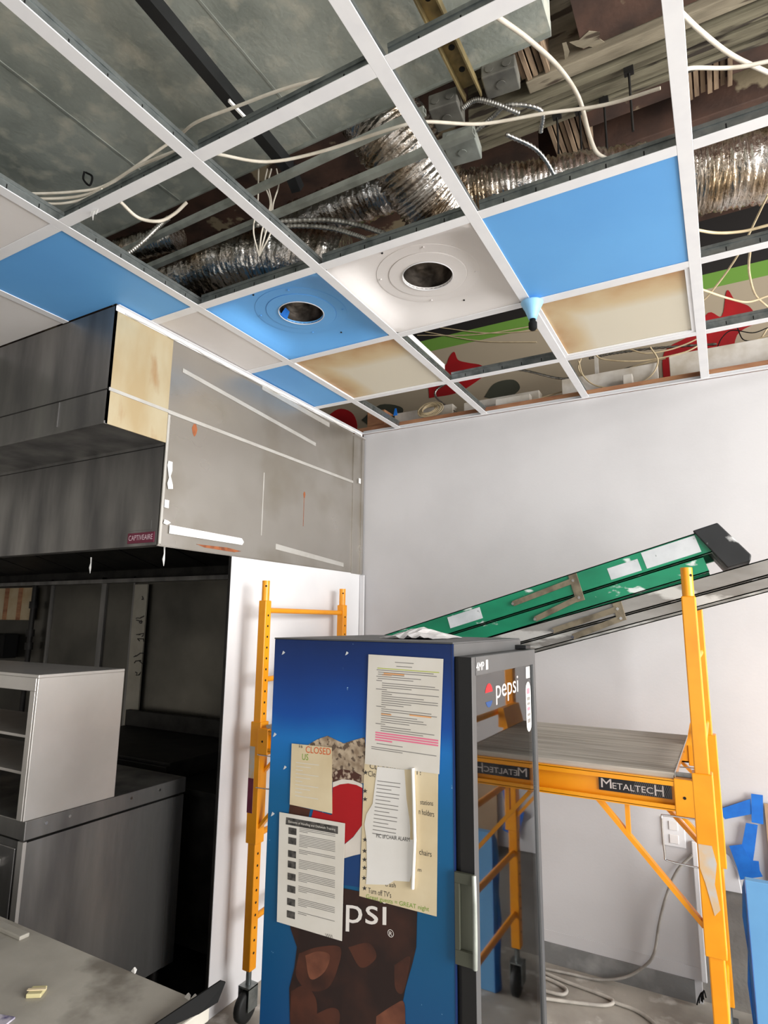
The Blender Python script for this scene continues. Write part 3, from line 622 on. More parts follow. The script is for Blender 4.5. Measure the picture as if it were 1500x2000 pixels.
# decals on the door
dx = DX1-0.0055
def dec(name, m, pts): return MB().add([(dx,y,z) for y,z in pts], [tuple(range(len(pts)))]).build(name, m, dr)
circ = [(0.505+0.030*math.cos(a*math.pi/12), 1.535+0.030*math.sin(a*math.pi/12)) for a in range(24)]
dec('globe_upper', 'logo_red', [p for p in circ[1:12]])
dec('globe_lower', 'logo_blue', [p for p in circ[14:23]])
text('pepsi', (dx, 0.56, 1.505), (0,0.20,0), (0,0,0.062), 'decal_text', 'door_lettering', dr)
mat('sticker_pink', (226,120,132), 0.6)
pill = [(0.862+0.026*math.cos(a*math.pi/10), (1.515 if a <= 10 else 1.42)+0.026*math.sin(a*math.pi/10)) for a in range(20)]
dec('pill_sticker', 'paper_white', pill)
dx += 0.0004
for z0, z1, m_ in ((1.505,1.522,'sticker_pink'),(1.486,1.496,'ink_grey'),(1.472,1.480,'ink_grey'),(1.456,1.466,'sticker_pink'),(1.440,1.448,'ink_grey'),(1.420,1.432,'ink_grey')):
    dec('sticker_print', m_, [(0.846,z0),(0.878,z0),(0.878,z1),(0.846,z1)])
dx -= 0.0004
dec('rating_sticker', 'paper_white', [(0.845,1.552),(0.885,1.552),(0.885,1.586),(0.845,1.586)])
text('4MP', (DX1+0.0004, 0.40, 1.603), (0,0.055,0), (0,0,0.020), 'text_white', 'frame_marking', dr)
bx('frame_tag', 'text_white', dr, DX1, DX1+0.0004, 0.47, 0.485, 1.602, 1.626)
# printed picture on the side panel (flat layers on the panel)
def F(px, py, lift): 
    p = at(px, py, 'y', FY0-lift); return p
def side(name, m, pix, lift, parent=fr, soft=False):
    if soft: pix = [(p.x, p.y) for p in spline([(x,y,0) for x,y in pix]+[(*pix[0],0)], 6)[:-1]]
    b = MB().add([F(x,y,lift) for x,y in pix], [tuple(range(len(pix)))]); o = b.build(name, m, parent)
    me = o.data
    if me.polygons[0].normal.y > 0: me.flip_normals()
    return o
g0 = side('cola_picture', 'cola', [(672,1735),(705,1742),(760,1756),(815,1778),(813,1850),(806,1880),(792,1930),(786,1960),(794,2010),(790,2090),(575,2090),(566,1990),(565,1930),(575,1890),(580,1850),(568,1815),(560,1780),(600,1720)], 0.0012)
side('ice_facet', 'cola_mid', [(584,1862),(620,1850),(664,1850),(660,1890),(640,1930),(602,1934),(578,1905)], 0.0015, g0, True)
side('ice_facet', 'cola_mid', [(568,1936),(596,1925),(618,1955),(612,2000),(570,2010)], 0.0014, g0, True)
side('ice_facet', 'cola_light', [(596,1866),(622,1858),(644,1866),(634,1898),(606,1912)], 0.0018, g0, True)
side('ice_facet', 'cola_light', [(735,1985),(770,1962),(789,1958),(791,2010),(786,2080),(735,2080)], 0.0014, g0, True)
side('ice_facet', 'cola_mid', [(770,1885),(800,1868),(796,1905),(786,1940),(772,1930)], 0.0014, g0, True)
side('ice_facet', 'cola_mid', [(608,1985),(650,1968),(664,1990),(640,2060),(612,2060)], 0.0015, g0, True)
side('ice_facet', 'cola_mid', [(680,1850),(720,1842),(735,1870),(705,1890)], 0.0014, g0, True)
g1 = side('froth_picture', 'froth', [(598,1457),(620,1444),(640,1437),(660,1447),(672,1452),(690,1446),(712,1440),(716,1480),(710,1530),(650,1530),(640,1470)], 0.0012)
side('scribble_band', 'scribble', [(650,1508),(668,1502),(690,1506),(706,1514),(706,1530),(690,1524),(668,1522),(650,1528)], 0.0016, g1)
g2 = side('globe_red', 'logo_red', [(650,1537),(664,1531),(680,1529),(696,1532),(708,1538),(707,1612),(690,1634),(672,1649),(650,1640),(606,1605),(612,1582),(648,1592)], 0.0014)
side('globe_rim', 'logo_white', [(650,1527),(668,1522),(690,1524),(708,1532),(708,1539),(696,1533),(680,1530),(664,1532),(650,1538)], 0.0016, g2)
side('globe_white', 'logo_white', [(672,1650),(690,1635),(707,1612),(704,1668),(690,1671),(670,1677)], 0.0014, g2)
side('globe_blue', 'logo_blue', [(670,1678),(690,1672),(704,1668),(702,1733),(690,1731),(668,1728)], 0.0015, g2)
side('can_side', 'cola_mid', [(566,1571),(606,1581),(602,1600),(564,1592)], 0.0012)
def sidetext(s, p0, p1, hpx, m, name, parent, lift):
    """lettering between two pixels of its base line on the side panel"""
    a, b = F(*p0, lift), F(*p1, lift); h = F(p0[0], p0[1]-hpx, lift) - a
    return text(s, a, b-a, (0,0,h.z), m, name, parent)
sidetext('psi', (675,1819), (755,1825), 66, 'text_white', 'side_lettering', fr, 0.0018)
cc = F(763,1823,0.0018); cr_ = MB().lathe(cc, [(0.0085,0),(0.0072,0)], 16, 'y'); cr_.build('registered_mark', 'text_white', fr)
sidetext('R', (760,1827), (766,1828), 8, 'text_white', 'registered_letter', fr, 0.0018)
for i, (px, py, w) in enumerate(((536,1435,9),(556,1499,8),(553,1275,8),(677,1276,8),(532,1590,9))):
    side('scuff', 'sticker', [(px,py-w*0.5),(px+w*0.5,py-w*0.1),(px+w*0.1,py+w*0.3),(px-w*0.35,py+w*0.5)], 0.0009)

# ---- papers stuck on the cooler
def sheet(name, m, pix, lift, label, cat='paper', t=0.0006):
    a = [F(x,y,lift) for x,y in pix]
    o = MB().prism(a, (0,-t,0)).build(name, m); tag(o, label, cat); return o
def lines(name, m, parent, quad, rows, lift):
    """rows: (u0,u1,v,thickness) in the sheet's own frame; quad = pixel corners tl,tr,bl"""
    tl, tr_, bl = [F(*p, lift) for p in quad]; U, Vv = tr_-tl, bl-tl; b = MB()
    for (u0,u1,v,h) in rows:
        p = [tl+U*u0+Vv*v, tl+U*u1+Vv*v, tl+U*u1+Vv*(v+h), tl+U*u0+Vv*(v+h)]
        b.add(p[::-1], [(0,1,2,3)])
    o = b.build(name, m, parent); tag(o, kind='stuff'); return o
# cream poster with hand lettering, lowest layer
po = sheet('handwritten_poster', 'paper_cream', [(712,1490),(856,1500),(853,1790),(702,1750)], 0.0022, 'cream handwritten checklist poster with starred lines on the cooler side', 'poster')
def star(c, r_):
    return [(c[0]+ (r_ if k % 2 == 0 else r_*0.4)*math.sin(k*math.pi/5), c[1]-(r_ if k % 2 == 0 else r_*0.4)*math.cos(k*math.pi/5)) for k in range(10)]
for (x,y) in ((714,1509),(713,1545),(713,1561),(713,1640),(712,1662),(712,1679),(712,1695),(711,1715),(712,1735)):
    q = [F(a,b_,0.0031) for a,b_ in star((x,y),5.2)]; MB().add(q[::-1], [tuple(range(10))]).build('star_mark', 'ink', po)
for s, p0, p1, h in (('Cle',(719,1516),(733,1518),11),('CLEANING LIST!',(722,1501),(822,1514),10),('stations',(821,1571),(846,1574),9),('n holders',(818,1590),(848,1596),11),('chairs',(819,1669),(843,1674),11),('m',(816,1702),(823,1703),5),('trash',(752,1731),(773,1734),9),('Turn off TV\'s',(719,1744),(764,1754),11)):
    sidetext(s, p0, p1, h, 'ink', 'hand_lettering', po, 0.0031)
sidetext('Great guests = GREAT night', (715,1757), (838,1783), 11, 'ink_green', 'green_hand_lettering', po, 0.0031)
# torn note over the poster
tn = sheet('torn_note', 'paper_white', [(737,1497),(790,1503),(794,1560),(800,1600),(806,1640),(806,1700),(800,1722),(770,1720),(758,1728),(715,1727),(717,1700),(716,1640),(712,1610),(716,1590),(728,1570)], 0.0034, 'torn white note with faded print hanging over the cream poster')
lines('printed_text', 'ink_grey', tn, ((737,1497),(790,1503),(715,1727)), [(0.05,0.9-0.3*(k%3==2),0.12+k*0.032,0.006) for k in range(15)], 0.0044)
sidetext('PIC of CHAIR ALARM', (735,1636), (800,1644), 8, 'ink', 'hand_lettering', tn, 0.0044)
cu_ = MB().tube([F(806,1500,0.008),F(808,1560,0.009),F(810,1640,0.010),F(806,1736,0.008)], 0.0045, 8); cu_.build('curled_edge', 'paper_white', tn)
MB().add([F(790,1503,0.0036),F(806,1503,0.006),F(808,1640,0.007),F(800,1640,0.0036),F(794,1560,0.0036)][::-1], [(0,1,2,3,4)]).build('folded_back_strip', 'paper_cream', tn)
# laminated notice, top right
ln = sheet('laminated_notice', 'paper', [(720,1278),(866,1287),(858,1512),(713,1492)], 0.0036, 'laminated white notice with pink and orange highlighting near the cooler top')
Q = ((720,1278),(866,1287),(713,1492))
rows = [(0.37,0.62,0.055,0.006),(0.39,0.60,0.09,0.006)]
v = 0.135
pat = [(0.12,0.88),(0.14,0.92),(0.14,0.5),(0.12,0.72),(0.14,0.62),(0.12,0.2),(0.2,0.9),(0.2,0.95),(0.2,0.6),(0.12,0.27),(0.2,0.95),(0.2,0.34),(0.2,0.76),(0.2,0.94),(0.2,0.94),(0.2,0.6),(0.2,0.5),(0.13,0.26),(0.2,0.86),(0.2,0.93),(0.2,0.33),(0.2,0.68),(0.2,0.76),(0.2,0.8),(0.2,0.58),(0.13,0.26),(0.2,0.6),(0.2,0.9),(0.2,0.76)]
for k, (a, b_) in enumerate(pat): rows.append((a, b_, v+k*0.0195, 0.0062))
rows += [(0.15,0.5,0.80,0.006),(0.08,0.93,0.835,0.006),(0.08,0.5,0.852,0.006)]
lines('printed_text', 'ink_grey', ln, Q, rows, 0.0046)
lines('green_rule', 'hl_green', ln, Q, [(0.13,0.95,0.118,0.008)], 0.0046)
lines('pink_highlight', 'hl_pink', ln, Q, [(0.13,0.95,0.70+k*0.021,0.013) for k in range(3)]+[(0.13,0.36,0.765,0.013)], 0.0045)
lines('orange_highlight', 'hl_orange', ln, Q, [(0.22,0.5,0.158,0.014),(0.2,0.33,0.175,0.010),(0.58,0.86,0.51,0.013),(0.2,0.34,0.53,0.010)], 0.0045)
# cream card with orange writing, upper left
cc_ = sheet('stained_card', 'paper_cream', [(570,1452),(648,1460),(649,1589),(566,1571)], 0.0030, 'stained cream card with orange and green lettering on the cooler')
sidetext('CLOSED', (597,1470), (646,1475), 13, 'ink_orange', 'orange_lettering', cc_, 0.0040)
sidetext('is', (584,1460), (591,1461), 6, 'ink', 'hand_lettering', cc_, 0.0040)
sidetext('US', (590,1484), (602,1485), 12, 'ink_green', 'green_lettering', cc_, 0.0040)
lines('faded_text', 'paper', cc_, ((570,1452),(648,1460),(566,1571)), [(0.12,0.7-0.2*(k%3),0.3+k*0.06,0.012) for k in range(10)], 0.0040)
# instruction sheet with small pictures, lower left
ins = sheet('instruction_sheet', 'paper', [(546,1586),(674,1608),(668,1838),(541,1800)], 0.0042, 'white instruction sheet with dark title bar and a column of small pictures')
Q = ((546,1586),(674,1608),(541,1800))
bar = side('title_bar', 'ink_photo', [(559,1596),(660,1614),(660,1629),(558,1610)], 0.0052, ins)
sidetext('Elements of Handling and Dishwash Training', (563,1608), (655,1624), 6, 'paper', 'title_lettering', bar, 0.0056)
for v_ in (0.135,0.225,0.345,0.44,0.55,0.66,0.775,0.885):
    lines('small_picture', 'ink_photo', ins, Q, [(0.15,0.275,v_-0.01,0.062)], 0.0052)
rows = []
for v0, n_ in ((0.115,5),(0.205,8),(0.34,3),(0.43,6),(0.545,6),(0.665,4),(0.775,5),(0.89,2)):
    for k in range(n_): rows.append((0.32, 0.86 if k < n_-1 else 0.45, v0-0.03+k*0.0145, 0.005))
lines('printed_text', 'ink_grey', ins, Q, rows, 0.0052)
sidetext('Joseph', (637,1826), (650,1829), 9, 'ink_grey', 'signature', ins, 0.0052)
# crumpled plastic on top
random.seed(3)
b = MB(); n_ = 14; vs = []
for j in range(7):
    for i in range(n_):
        u, w = i/(n_-1), j/6
        vs.append((FX0+0.26+u*0.17, FY0+0.16+w*0.22, FZ+0.006+ (0.022*math.sin(math.pi*u)*math.sin(math.pi*w) + random.uniform(0,0.012))*(0.25+0.75*math.sin(math.pi*u))))
b.add(vs, [(j*n_+i, j*n_+i+1, (j+1)*n_+i+1, (j+1)*n_+i) for j in range(6) for i in range(n_-1)])
o = b.build('plastic_scrap', 'plastic_sheet'); tag(o, 'crumpled clear plastic scrap on the cooler top', 'plastic scrap'); sm_ = o.modifiers.new('solid','SOLIDIFY'); sm_.thickness = 0.001
_o = bpy.data.objects.get('signature')
if _o: bpy.data.objects.remove(_o)
MB().tube([F(636+k*2.0, 1826+k*0.5+(3 if k % 2 else -3), 0.0052) for k in range(8)], 0.0005, 4).build('signature', 'ink_grey', ins)

# ------------------------------------------------------------------ scaffold
sc = thing('rolling_scaffold', (0.79, 1.67, 0.0), 'orange rolling scaffold with plank platform behind the cooler', 'scaffold')
PW = 0.044
LF, LR, RF, RR = (-0.137,1.285), (-0.198,2.07), (1.722,1.27), (1.716,2.07)
def post(p, hole_faces):
    x, y = p
    o = MB().box(x-PW/2,x+PW/2,y-PW/2,y+PW/2,0.20,1.815).build('post', 'orange', sc, 0.004)
    MB().tube([(x,y,1.815),(x,y,1.912)], 0.019, 14).build('coupling_pin', 'orange', o)
    MB().disc((x+0.012,y-0.0125,1.885), 0.005, (0.7,-0.7,0), 8, 0.002).build('pin_hole', 'dark_hole', o)
    h = MB(); z = 0.27
    while z < 1.79:
        for (dx_,dy_) in hole_faces: h.disc((x+dx_*(PW/2+0.0004), y+dy_*(PW/2+0.0004), z), 0.0055, (dx_,dy_,0), 8, 0.0003)
        z += 0.0508
    if hole_faces: tag(h.build('hole_row', 'dark_hole', o), kind='stuff')
    return o
posts = [post(LF, [(1,0)]), post(LR, [(1,0)]), post(RF, [(-1,0)]), post(RR, [(-1,0)])]
def frame(a, b_, zs):
    for z in zs: MB().tube([(a[0],a[1]+PW/2-0.002,z),(b_[0],b_[1]-PW/2+0.002,z)], 0.0135, 10).build('rung', 'orange', sc)
frame(LF, LR, (1.768,1.44,1.10,0.75,0.40)); frame(RF, RR, (1.60,1.30,0.95,0.62,0.35))
for (x,y) in (LF,LR,RF,RR):
    cst = MB().tube([(x,y,0.13),(x,y,0.22)], 0.012, 10)
    co = cst.build('caster', 'galv', sc)
    k = MB(); k.box(x-0.03,x-0.026,y-0.03,y+0.03,0.05,0.14); k.box(x+0.026,x+0.03,y-0.03,y+0.03,0.05,0.14); k.box(x-0.03,x+0.03,y-0.03,y+0.03,0.135,0.142); k.build('caster_fork', 'galv', co)
    MB().lathe((x-0.018,y-0.015,0.062), [(0.0,0.0),(0.05,0.0),(0.062,0.006),(0.062,0.030),(0.05,0.036),(0.0,0.036)], 20, 'x').build('caster_wheel', 'caster_black', co)
def rail(y, sgn):
    """C-shaped side rail with sleeves, braces and lock"""
    za, zb = 1.125, 1.222
    xl, xr = LF[0]+0.05, RF[0]-0.075
    b = MB().box(xl,xr,y,y+0.004,za,zb)
    b.box(xl,xr,y-sgn*0.028 if sgn>0 else y,y if sgn>0 else y+0.03,zb-0.006,zb); b.box(xl,xr,y-sgn*0.028 if sgn>0 else y,y if sgn>0 else y+0.03,za,za+0.006)
    b.box(xl,xr,y-0.028*sgn if sgn>0 else y+0.026,y-0.024 if sgn>0 else y+0.03,zb-0.020,zb-0.004); b.box(xl,xr,y-0.028*sgn if sgn>0 else y+0.026,y-0.024 if sgn>0 else y+0.03,za+0.004,za+0.018)
    r_ = b.build('side_rail', 'orange', sc)
    for xs_ in (LF[0], RF[0]):
        s = 1 if xs_ < 0.5 else -1
        q = MB().box(min(xs_+s*0.025, xs_+s*0.085), max(xs_+s*0.025, xs_+s*0.085), y-0.03 if sgn>0 else y-0.004, y+0.004 if sgn>0 else y+0.03, za-0.012, zb+0.004)
        so_ = q.build('rail_bracket', 'orange', r_, 0.003)
        MB().disc((xs_+s*0.055, y-0.0305 if sgn>0 else y-0.0045, za+0.045), 0.005, (0,-1,0), 8, 0.0005).build('bolt_hole', 'dark_hole', r_)
        bw = 0.020
        MB().beam((xs_+s*0.332, y+0.01, za-0.001), (xs_+s*0.028, y+0.01, 0.79), 0.014, 0.026, (0,1,0)).build('diagonal_brace', 'orange', r_)
        MB().beam((xs_+s*0.237, y+0.01, za), (xs_+s*0.237, y+0.01, 1.02), 0.014, 0.018, (0,1,0)).build('brace_strut', 'orange', r_)
        MB().beam((xs_+s*0.12, y+0.03, za), (xs_+s*0.02, y+0.03, 1.02), 0.012, 0.02, (0,1,0)).build('short_brace', 'orange', r_)
        wl = [(xs_+s*0.022,y-0.02,1.108),(xs_+s*0.115,y-0.024,1.108),(xs_+s*0.128,y-0.026,1.095),(xs_+s*0.126,y-0.026,0.99),(xs_+s*0.115,y-0.026,0.972),(xs_+s*0.022,y-0.02,0.965)]
        MB().tube(spline(wl,4), 0.003, 6).build('spring_latch', 'chrome', r_)
    return r_
rl = rail(1.272, 1); rail(2.05, -1)
for (x,y) in (LF,RF):
    bx('post_sleeve', 'orange', sc, x-0.030, x+0.030, y-0.029, y+0.029, 0.72, 1.25, 0.003)
    bx('post_sleeve', 'orange', sc, x-0.029, x+0.029, 2.07-0.029 if x > 1 else LR[1]-0.029, 2.07+0.029, 0.72, 1.25, 0.003) if x > 1 else None
q = MB().prism([(RF[0]-0.026,RF[1]-0.0300,1.04),(RF[0]+0.012,RF[1]-0.0300,1.04),(RF[0]+0.022,RF[1]-0.0300,0.99),(RF[0]+0.012,RF[1]-0.0300,0.93),(RF[0]+0.022,RF[1]-0.0300,0.86),(RF[0]+0.005,RF[1]-0.0300,0.84),(RF[0]-0.014,RF[1]-0.0300,0.93),(RF[0]-0.026,RF[1]-0.0300,0.97)], (0,-0.0006,0)); q.build('worn_patch', 'worn_paint', sc)
bx('worn_decal', 'worn_paint', sc, LF[0]-0.030, LF[0]+0.002, LF[1]-0.0296, LF[1]-0.029, 0.85, 1.14)
bx('red_decal', 'badge_maroon', sc, LF[0]-0.030, LF[0]+0.002, LF[1]-0.0302, LF[1]-0.0296, 0.85, 1.0)
# platform of planks
PZ = 1.226
npl = 6; py0, py1 = 1.262, 2.05; pw = (py1-py0)/npl
pf = MB().box(LF[0]+0.06, RF[0]-0.085, py0, py1, PZ-0.004, PZ+0.006).build('platform', 'wood_plank', sc)
for i in range(npl):
    bx('plank', 'wood_plank', pf, LF[0]+0.055, RF[0]-0.08, py0+i*pw+0.001, py0+(i+1)*pw-0.001, PZ+0.005, PZ+0.014+0.0008*(i%2), 0.0015)
bx('platform_edge', 'chrome', pf, RF[0]-0.081, RF[0]-0.078, py0, py1, PZ-0.004, PZ+0.016)
bx('hook_bar', 'galv', pf, RF[0]-0.078, RF[0]-0.02, py0+0.02, py0+0.05, PZ-0.006, PZ+0.008)
MB().prism([(RF[0]-0.075,py1-0.25,PZ+0.014),(RF[0]-0.03,py1-0.25,PZ+0.014),(RF[0]-0.03,py1-0.25,PZ+0.10),(RF[0]-0.055,py1-0.25,PZ+0.10)], (0,0.25,0)).build('end_gusset', 'orange', sc)
# maker plate
lx0, lx1, lz0, lz1 = 1.398, 1.628, 1.155, 1.202
yl = 1.268
lp = bx('maker_plate', 'decal_black', rl, lx0, lx1, yl-0.001, yl+0.004, lz0, lz1)
hs = MB()
for k in range(22):
    xa = 1.50+k*0.006
    hs.add([(xa,yl-0.0013,lz0+0.001),(xa+0.0022,yl-0.0013,lz0+0.001),(min(xa+0.022,lx1),yl-0.0013,lz1-0.001),(min(xa+0.02,lx1-0.001),yl-0.0013,lz1-0.001)], [(0,1,2,3)])
mat('hatch_grey', (92,88,88), 0.5)
tag(hs.build('hatching', 'hatch_grey', lp), kind='stuff')
text('M', (lx0+0.008,yl-0.0018,lz0+0.009), (0.034,0,0), (0,0,0.030), 'decal_text', 'plate_lettering', lp)
text('ETALTEC', (lx0+0.045,yl-0.0018,lz0+0.009), (0.128,0,0), (0,0,0.020), 'decal_text', 'plate_lettering', lp)
text('H', (lx0+0.178,yl-0.0018,lz0+0.005), (0.028,0,0), (0,0,0.034), 'decal_text', 'plate_lettering', lp)

# ------------------------------------------------------------------ folded stepladders lying across the scaffold
def ladder(name, label, foot, top, th, y0, y1, m, cap, stickers):
    """foot/top: (x,z) of the lower edge of the folded ladder in side view; th = folded depth"""
    d = Vector((top[0]-foot[0], 0, top[1]-foot[1])); L = d.length; d.normalize(); n_ = Vector((-d.z, 0, d.x))
    t = thing(name, (foot[0], (y0+y1)/2, foot[1]), label, 'ladder')
    O = Vector((foot[0], 0, foot[1]))
    def P(s, h, y): q = O + d*s + n_*h; return Vector((q.x, y, q.z))
    split = th*0.40
    for ya, yb in ((y0,y0+0.028),(y1-0.028,y1)):
        ff = MB().prism([P(0,split+0.004,ya),P(L,split+0.004,ya),P(L,th,ya),P(0,th,ya)], (0,0.004,0)) if ya == y0 else MB().prism([P(0,split+0.004,yb),P(L,split+0.004,yb),P(L,th,yb),P(0,th,yb)], (0,-0.004,0))
        ff.prism([P(0,th-0.004,ya),P(L,th-0.004,ya),P(L,th,ya),P(0,th,ya)], (0,yb-ya,0)); ff.prism([P(0,split+0.004,ya),P(L,split+0.004,ya),P(L,split+0.008,ya),P(0,split+0.008,ya)], (0,yb-ya,0))
        ff.build('front_rail', m, t)
        rr = MB().prism([P(0.03,0,ya+0.002),P(L-0.06,0,ya+0.002),P(L-0.06,split,ya+0.002),P(0.03,split,ya+0.002)], (0,0.004,0))
        rr.prism([P(0.03,0,ya+0.002),P(L-0.06,0,ya+0.002),P(L-0.06,0.004,ya+0.002),P(0.03,0.004,ya+0.002)], (0,yb-ya-0.004,0)); rr.prism([P(0.03,split-0.004,ya+0.002),P(L-0.06,split-0.004,ya+0.002),P(L-0.06,split,ya+0.002),P(0.03,split,ya+0.002)], (0,yb-ya-0.004,0))
        rr.build('rear_rail', m, t)
    k = 0.28
    while k < L-0.1:
        MB().prism([P(k,split+0.01,y0+0.028),P(k+0.02,split+0.01,y0+0.028),P(k+0.02,th-0.006,y0+0.028),P(k,th-0.006,y0+0.028)], (0,y1-y0-0.056,0)).build('step', 'galv', t); 
        MB().tube([P(k+0.1,split*0.5,y0+0.028),P(k+0.1,split*0.5,y1-0.028)], 0.008, 8).build('rear_bar', 'galv', t); k += 0.30
    if cap:
        MB().prism([P(L-0.0,-0.006,y0-0.012),P(L+0.078,-0.006,y0-0.012),P(L+0.088,0.012,y0-0.012),P(L+0.03,th+0.010,y0-0.012),P(L-0.058,th+0.010,y0-0.012)], (0,y1-y0+0.024,0)).build('top_cap', 'cap_black', t, 0.004)
    # spreader: bracket and two arms on the near rail
    sp = cap if cap else L*0.62
    sp = stickers['spread']
    yb = y0-0.0015
    br = MB().prism([P(sp-0.018,split*0.55,yb),P(sp+0.018,split*0.55,yb),P(sp+0.022,th-0.004,yb),P(sp-0.014,th-0.004,yb)], (0,-0.003,0)).build('spreader_bracket', 'bracket', t, 0.002)
    MB().beam(P(sp,th-0.030,yb-0.005), P(sp-0.27,th-0.045,yb-0.005), 0.022, 0.004, (0,1,0)).build('spreader_arm', 'bracket', t)
    MB().beam(P(sp,split*0.8,yb-0.005), P(sp-0.20,split*0.28,yb-0.005), 0.022, 0.004, (0,1,0)).build('spreader_arm', 'bracket', t)
    for s_, h_ in ((sp,th-0.03),(sp-0.27,th-0.045),(sp,split*0.8),(sp-0.20,split*0.28)): MB().disc(P(s_,h_,yb-0.008), 0.006, (0,-1,0), 8, 0.003).build('rivet', 'chrome', t)
    for (s0,s1,h0,h1) in stickers['labels']:
        MB().prism([P(s0,split+0.004+(th-split)*h0,y0),P(s1,split+0.004+(th-split)*h0,y0),P(s1,split+(th-split)*h1,y0),P(s0,split+(th-split)*h1,y0)], (0,-0.0008,0)).build('label_sticker', 'sticker', t)
    for ya in (y0, y1-0.03):
        MB().prism([P(-0.012,split,ya-0.001),P(0.05,split,ya-0.001),P(0.05,th+0.001,ya-0.001),P(-0.012,th+0.001,ya-0.001)], (0,0.032,0)).build('rubber_foot', 'caster_black', t, 0.002)
    return t
ladder('step_ladder', 'grey paint-splattered folded stepladder under the green one', (-0.06,1.274), (2.36,1.960), 0.100, 1.50, 1.92, 'ladder_grey', None, {'spread':1.60, 'labels':[]})
ladder('step_ladder', 'green fibreglass folded stepladder with black top cap on the grey one', (-0.03,1.368), (1.845,1.932), 0.150, 1.50, 1.90, 'ladder_green', 1, {'spread':1.42, 'labels':[(0.84,1.0,0.25,0.85),(1.56,1.68,0.15,0.72),(1.70,1.90+0.0,0.15,0.92)]})

# ------------------------------------------------------------------ lower right: tape, boards, cable
cbd = tag(MB().box(1.915, 2.5, YB-0.02, YB-0.012, 0.46, 0.915).build('cardboard_sheet', 'cardboard'), 'tan cardboard sheet on the wall at the right edge', 'cardboard')
def tapepiece(pix, y, label):
    o = MB().prism([at(a,b_,'y',y) for a,b_ in pix], (0,-0.0012,0)).build('painters_tape', 'tape_blue'); tag(o, label, 'tape'); return o
tapepiece([(1403,1581),(1466,1560),(1468,1590),(1416,1600)], YB-0.021, 'blue painter tape strip pointing left on the white wall')
tapepiece([(1467,1550),(1490,1553),(1491,1610),(1468,1606)], YB-0.023, 'short upright blue painter tape at the cardboard corner')
tapepiece([(1457,1607),(1480,1611),(1474,1660),(1468,1700),(1446,1690),(1449,1650)], YB-0.025, 'upright blue painter tape reaching down to the light blue board')
tapepiece([(1424,1652),(1449,1649),(1466,1680),(1482,1682),(1484,1700),(1490,1712),(1446,1718),(1440,1695)], YB-0.028, 'wide ragged blue painter tape just above the light blue board')
bb_ = thing('blue_board', (2.1, 2.05, 0.0), 'light blue board standing on edge at the right', 'board')
bx('board_face', 'board_blue', bb_, 1.812, 2.42, 2.02, 2.06, 0.0, 0.70, 0.003)
MB().prism([(1.811,2.018,0.0),(1.811,2.018,0.70),(1.800,2.035,0.66),(1.792,2.045,0.55),(1.801,2.05,0.42),(1.790,2.05,0.30),(1.800,2.05,0.12),(1.796,2.05,0.0)], (0.0,0.022,0)).build('tape_edge', 'tape_blue', bb_)
wall_out = thing('outlet_plate', (1.53, YB, 0.66), 'white outlet plate behind the wire latch', 'outlet')
bx('plate', 'wall_white', wall_out, 1.475, 1.575, YB-0.008, YB-0.0005, 0.66, 0.79, 0.003)
bx('socket', 'tile_white', wall_out, 1.505, 1.545, YB-0.012, YB-0.008, 0.675, 0.715, 0.002); bx('socket', 'tile_white', wall_out, 1.505, 1.545, YB-0.012, YB-0.008, 0.735, 0.775, 0.002)
tag(MB().tube(spline([(1.60,2.40,0.64),(1.53,2.395,0.56),(1.475,2.395,0.44),(1.435,2.395,0.31),(1.405,2.395,0.178),(1.36,2.395,0.11),(1.27,2.38,0.045),(1.15,2.36,0.012),(1.02,2.345,0.010),(0.90,2.33,0.009)],6), 0.0065, 8).build('power_cord', 'cord_grey'), 'grey power cord hanging from the wall down to the floor', 'cord')
tag(MB().tube(spline([(0.86,2.30,0.009),(1.0,2.27,0.009),(1.15,2.25,0.009),(1.235,2.225,0.009),(1.21,2.17,0.009),(1.08,2.12,0.009),(0.92,2.07,0.009)],6), 0.008, 8).build('loose_cord', 'cord_floor'), 'pale cord making a long loop on the floor', 'cord')
tag(MB().tube(spline([(0.86,2.26,0.010),(0.97,2.235,0.010),(1.03,2.20,0.010),(1.02,2.15,0.010),(0.93,2.14,0.010),(0.88,2.15,0.010)],6), 0.008, 8).build('loose_cord', 'cord_floor'), 'pale cord in a small inner loop beside the cooler', 'cord')
tag(MB().tube(spline([(1.24,2.215,0.009),(1.34,2.20,0.009),(1.42,2.14,0.009),(1.46,2.05,0.009),(1.47,1.9,0.009)],6), 0.008, 8).build('loose_cord', 'cord_floor'), 'pale cord running from the loop towards the scaffold post', 'cord')
bk = MB()
for k in range(5):
    bk.tube(spline([(1.575+0.01*k,2.38,0.012+0.01*k),(1.585+0.006*k,2.36,0.05+0.01*k),(1.60,2.375,0.07-0.008*k),(1.598,2.40,0.02)],4), 0.003, 5)
tag(bk.build('wire_stub', 'plastic_black'), 'frayed black wires at the end of the base strip', 'wires')
o = MB().prism([(1.30,2.02,0.001),(1.42,2.04,0.001),(1.45,1.90,0.001),(1.31,1.89,0.001)], (0,0,0.004)); tag(o.build('floor_scrap', 'paper_white'), 'pale flat scrap on the floor beside the post', 'scrap')
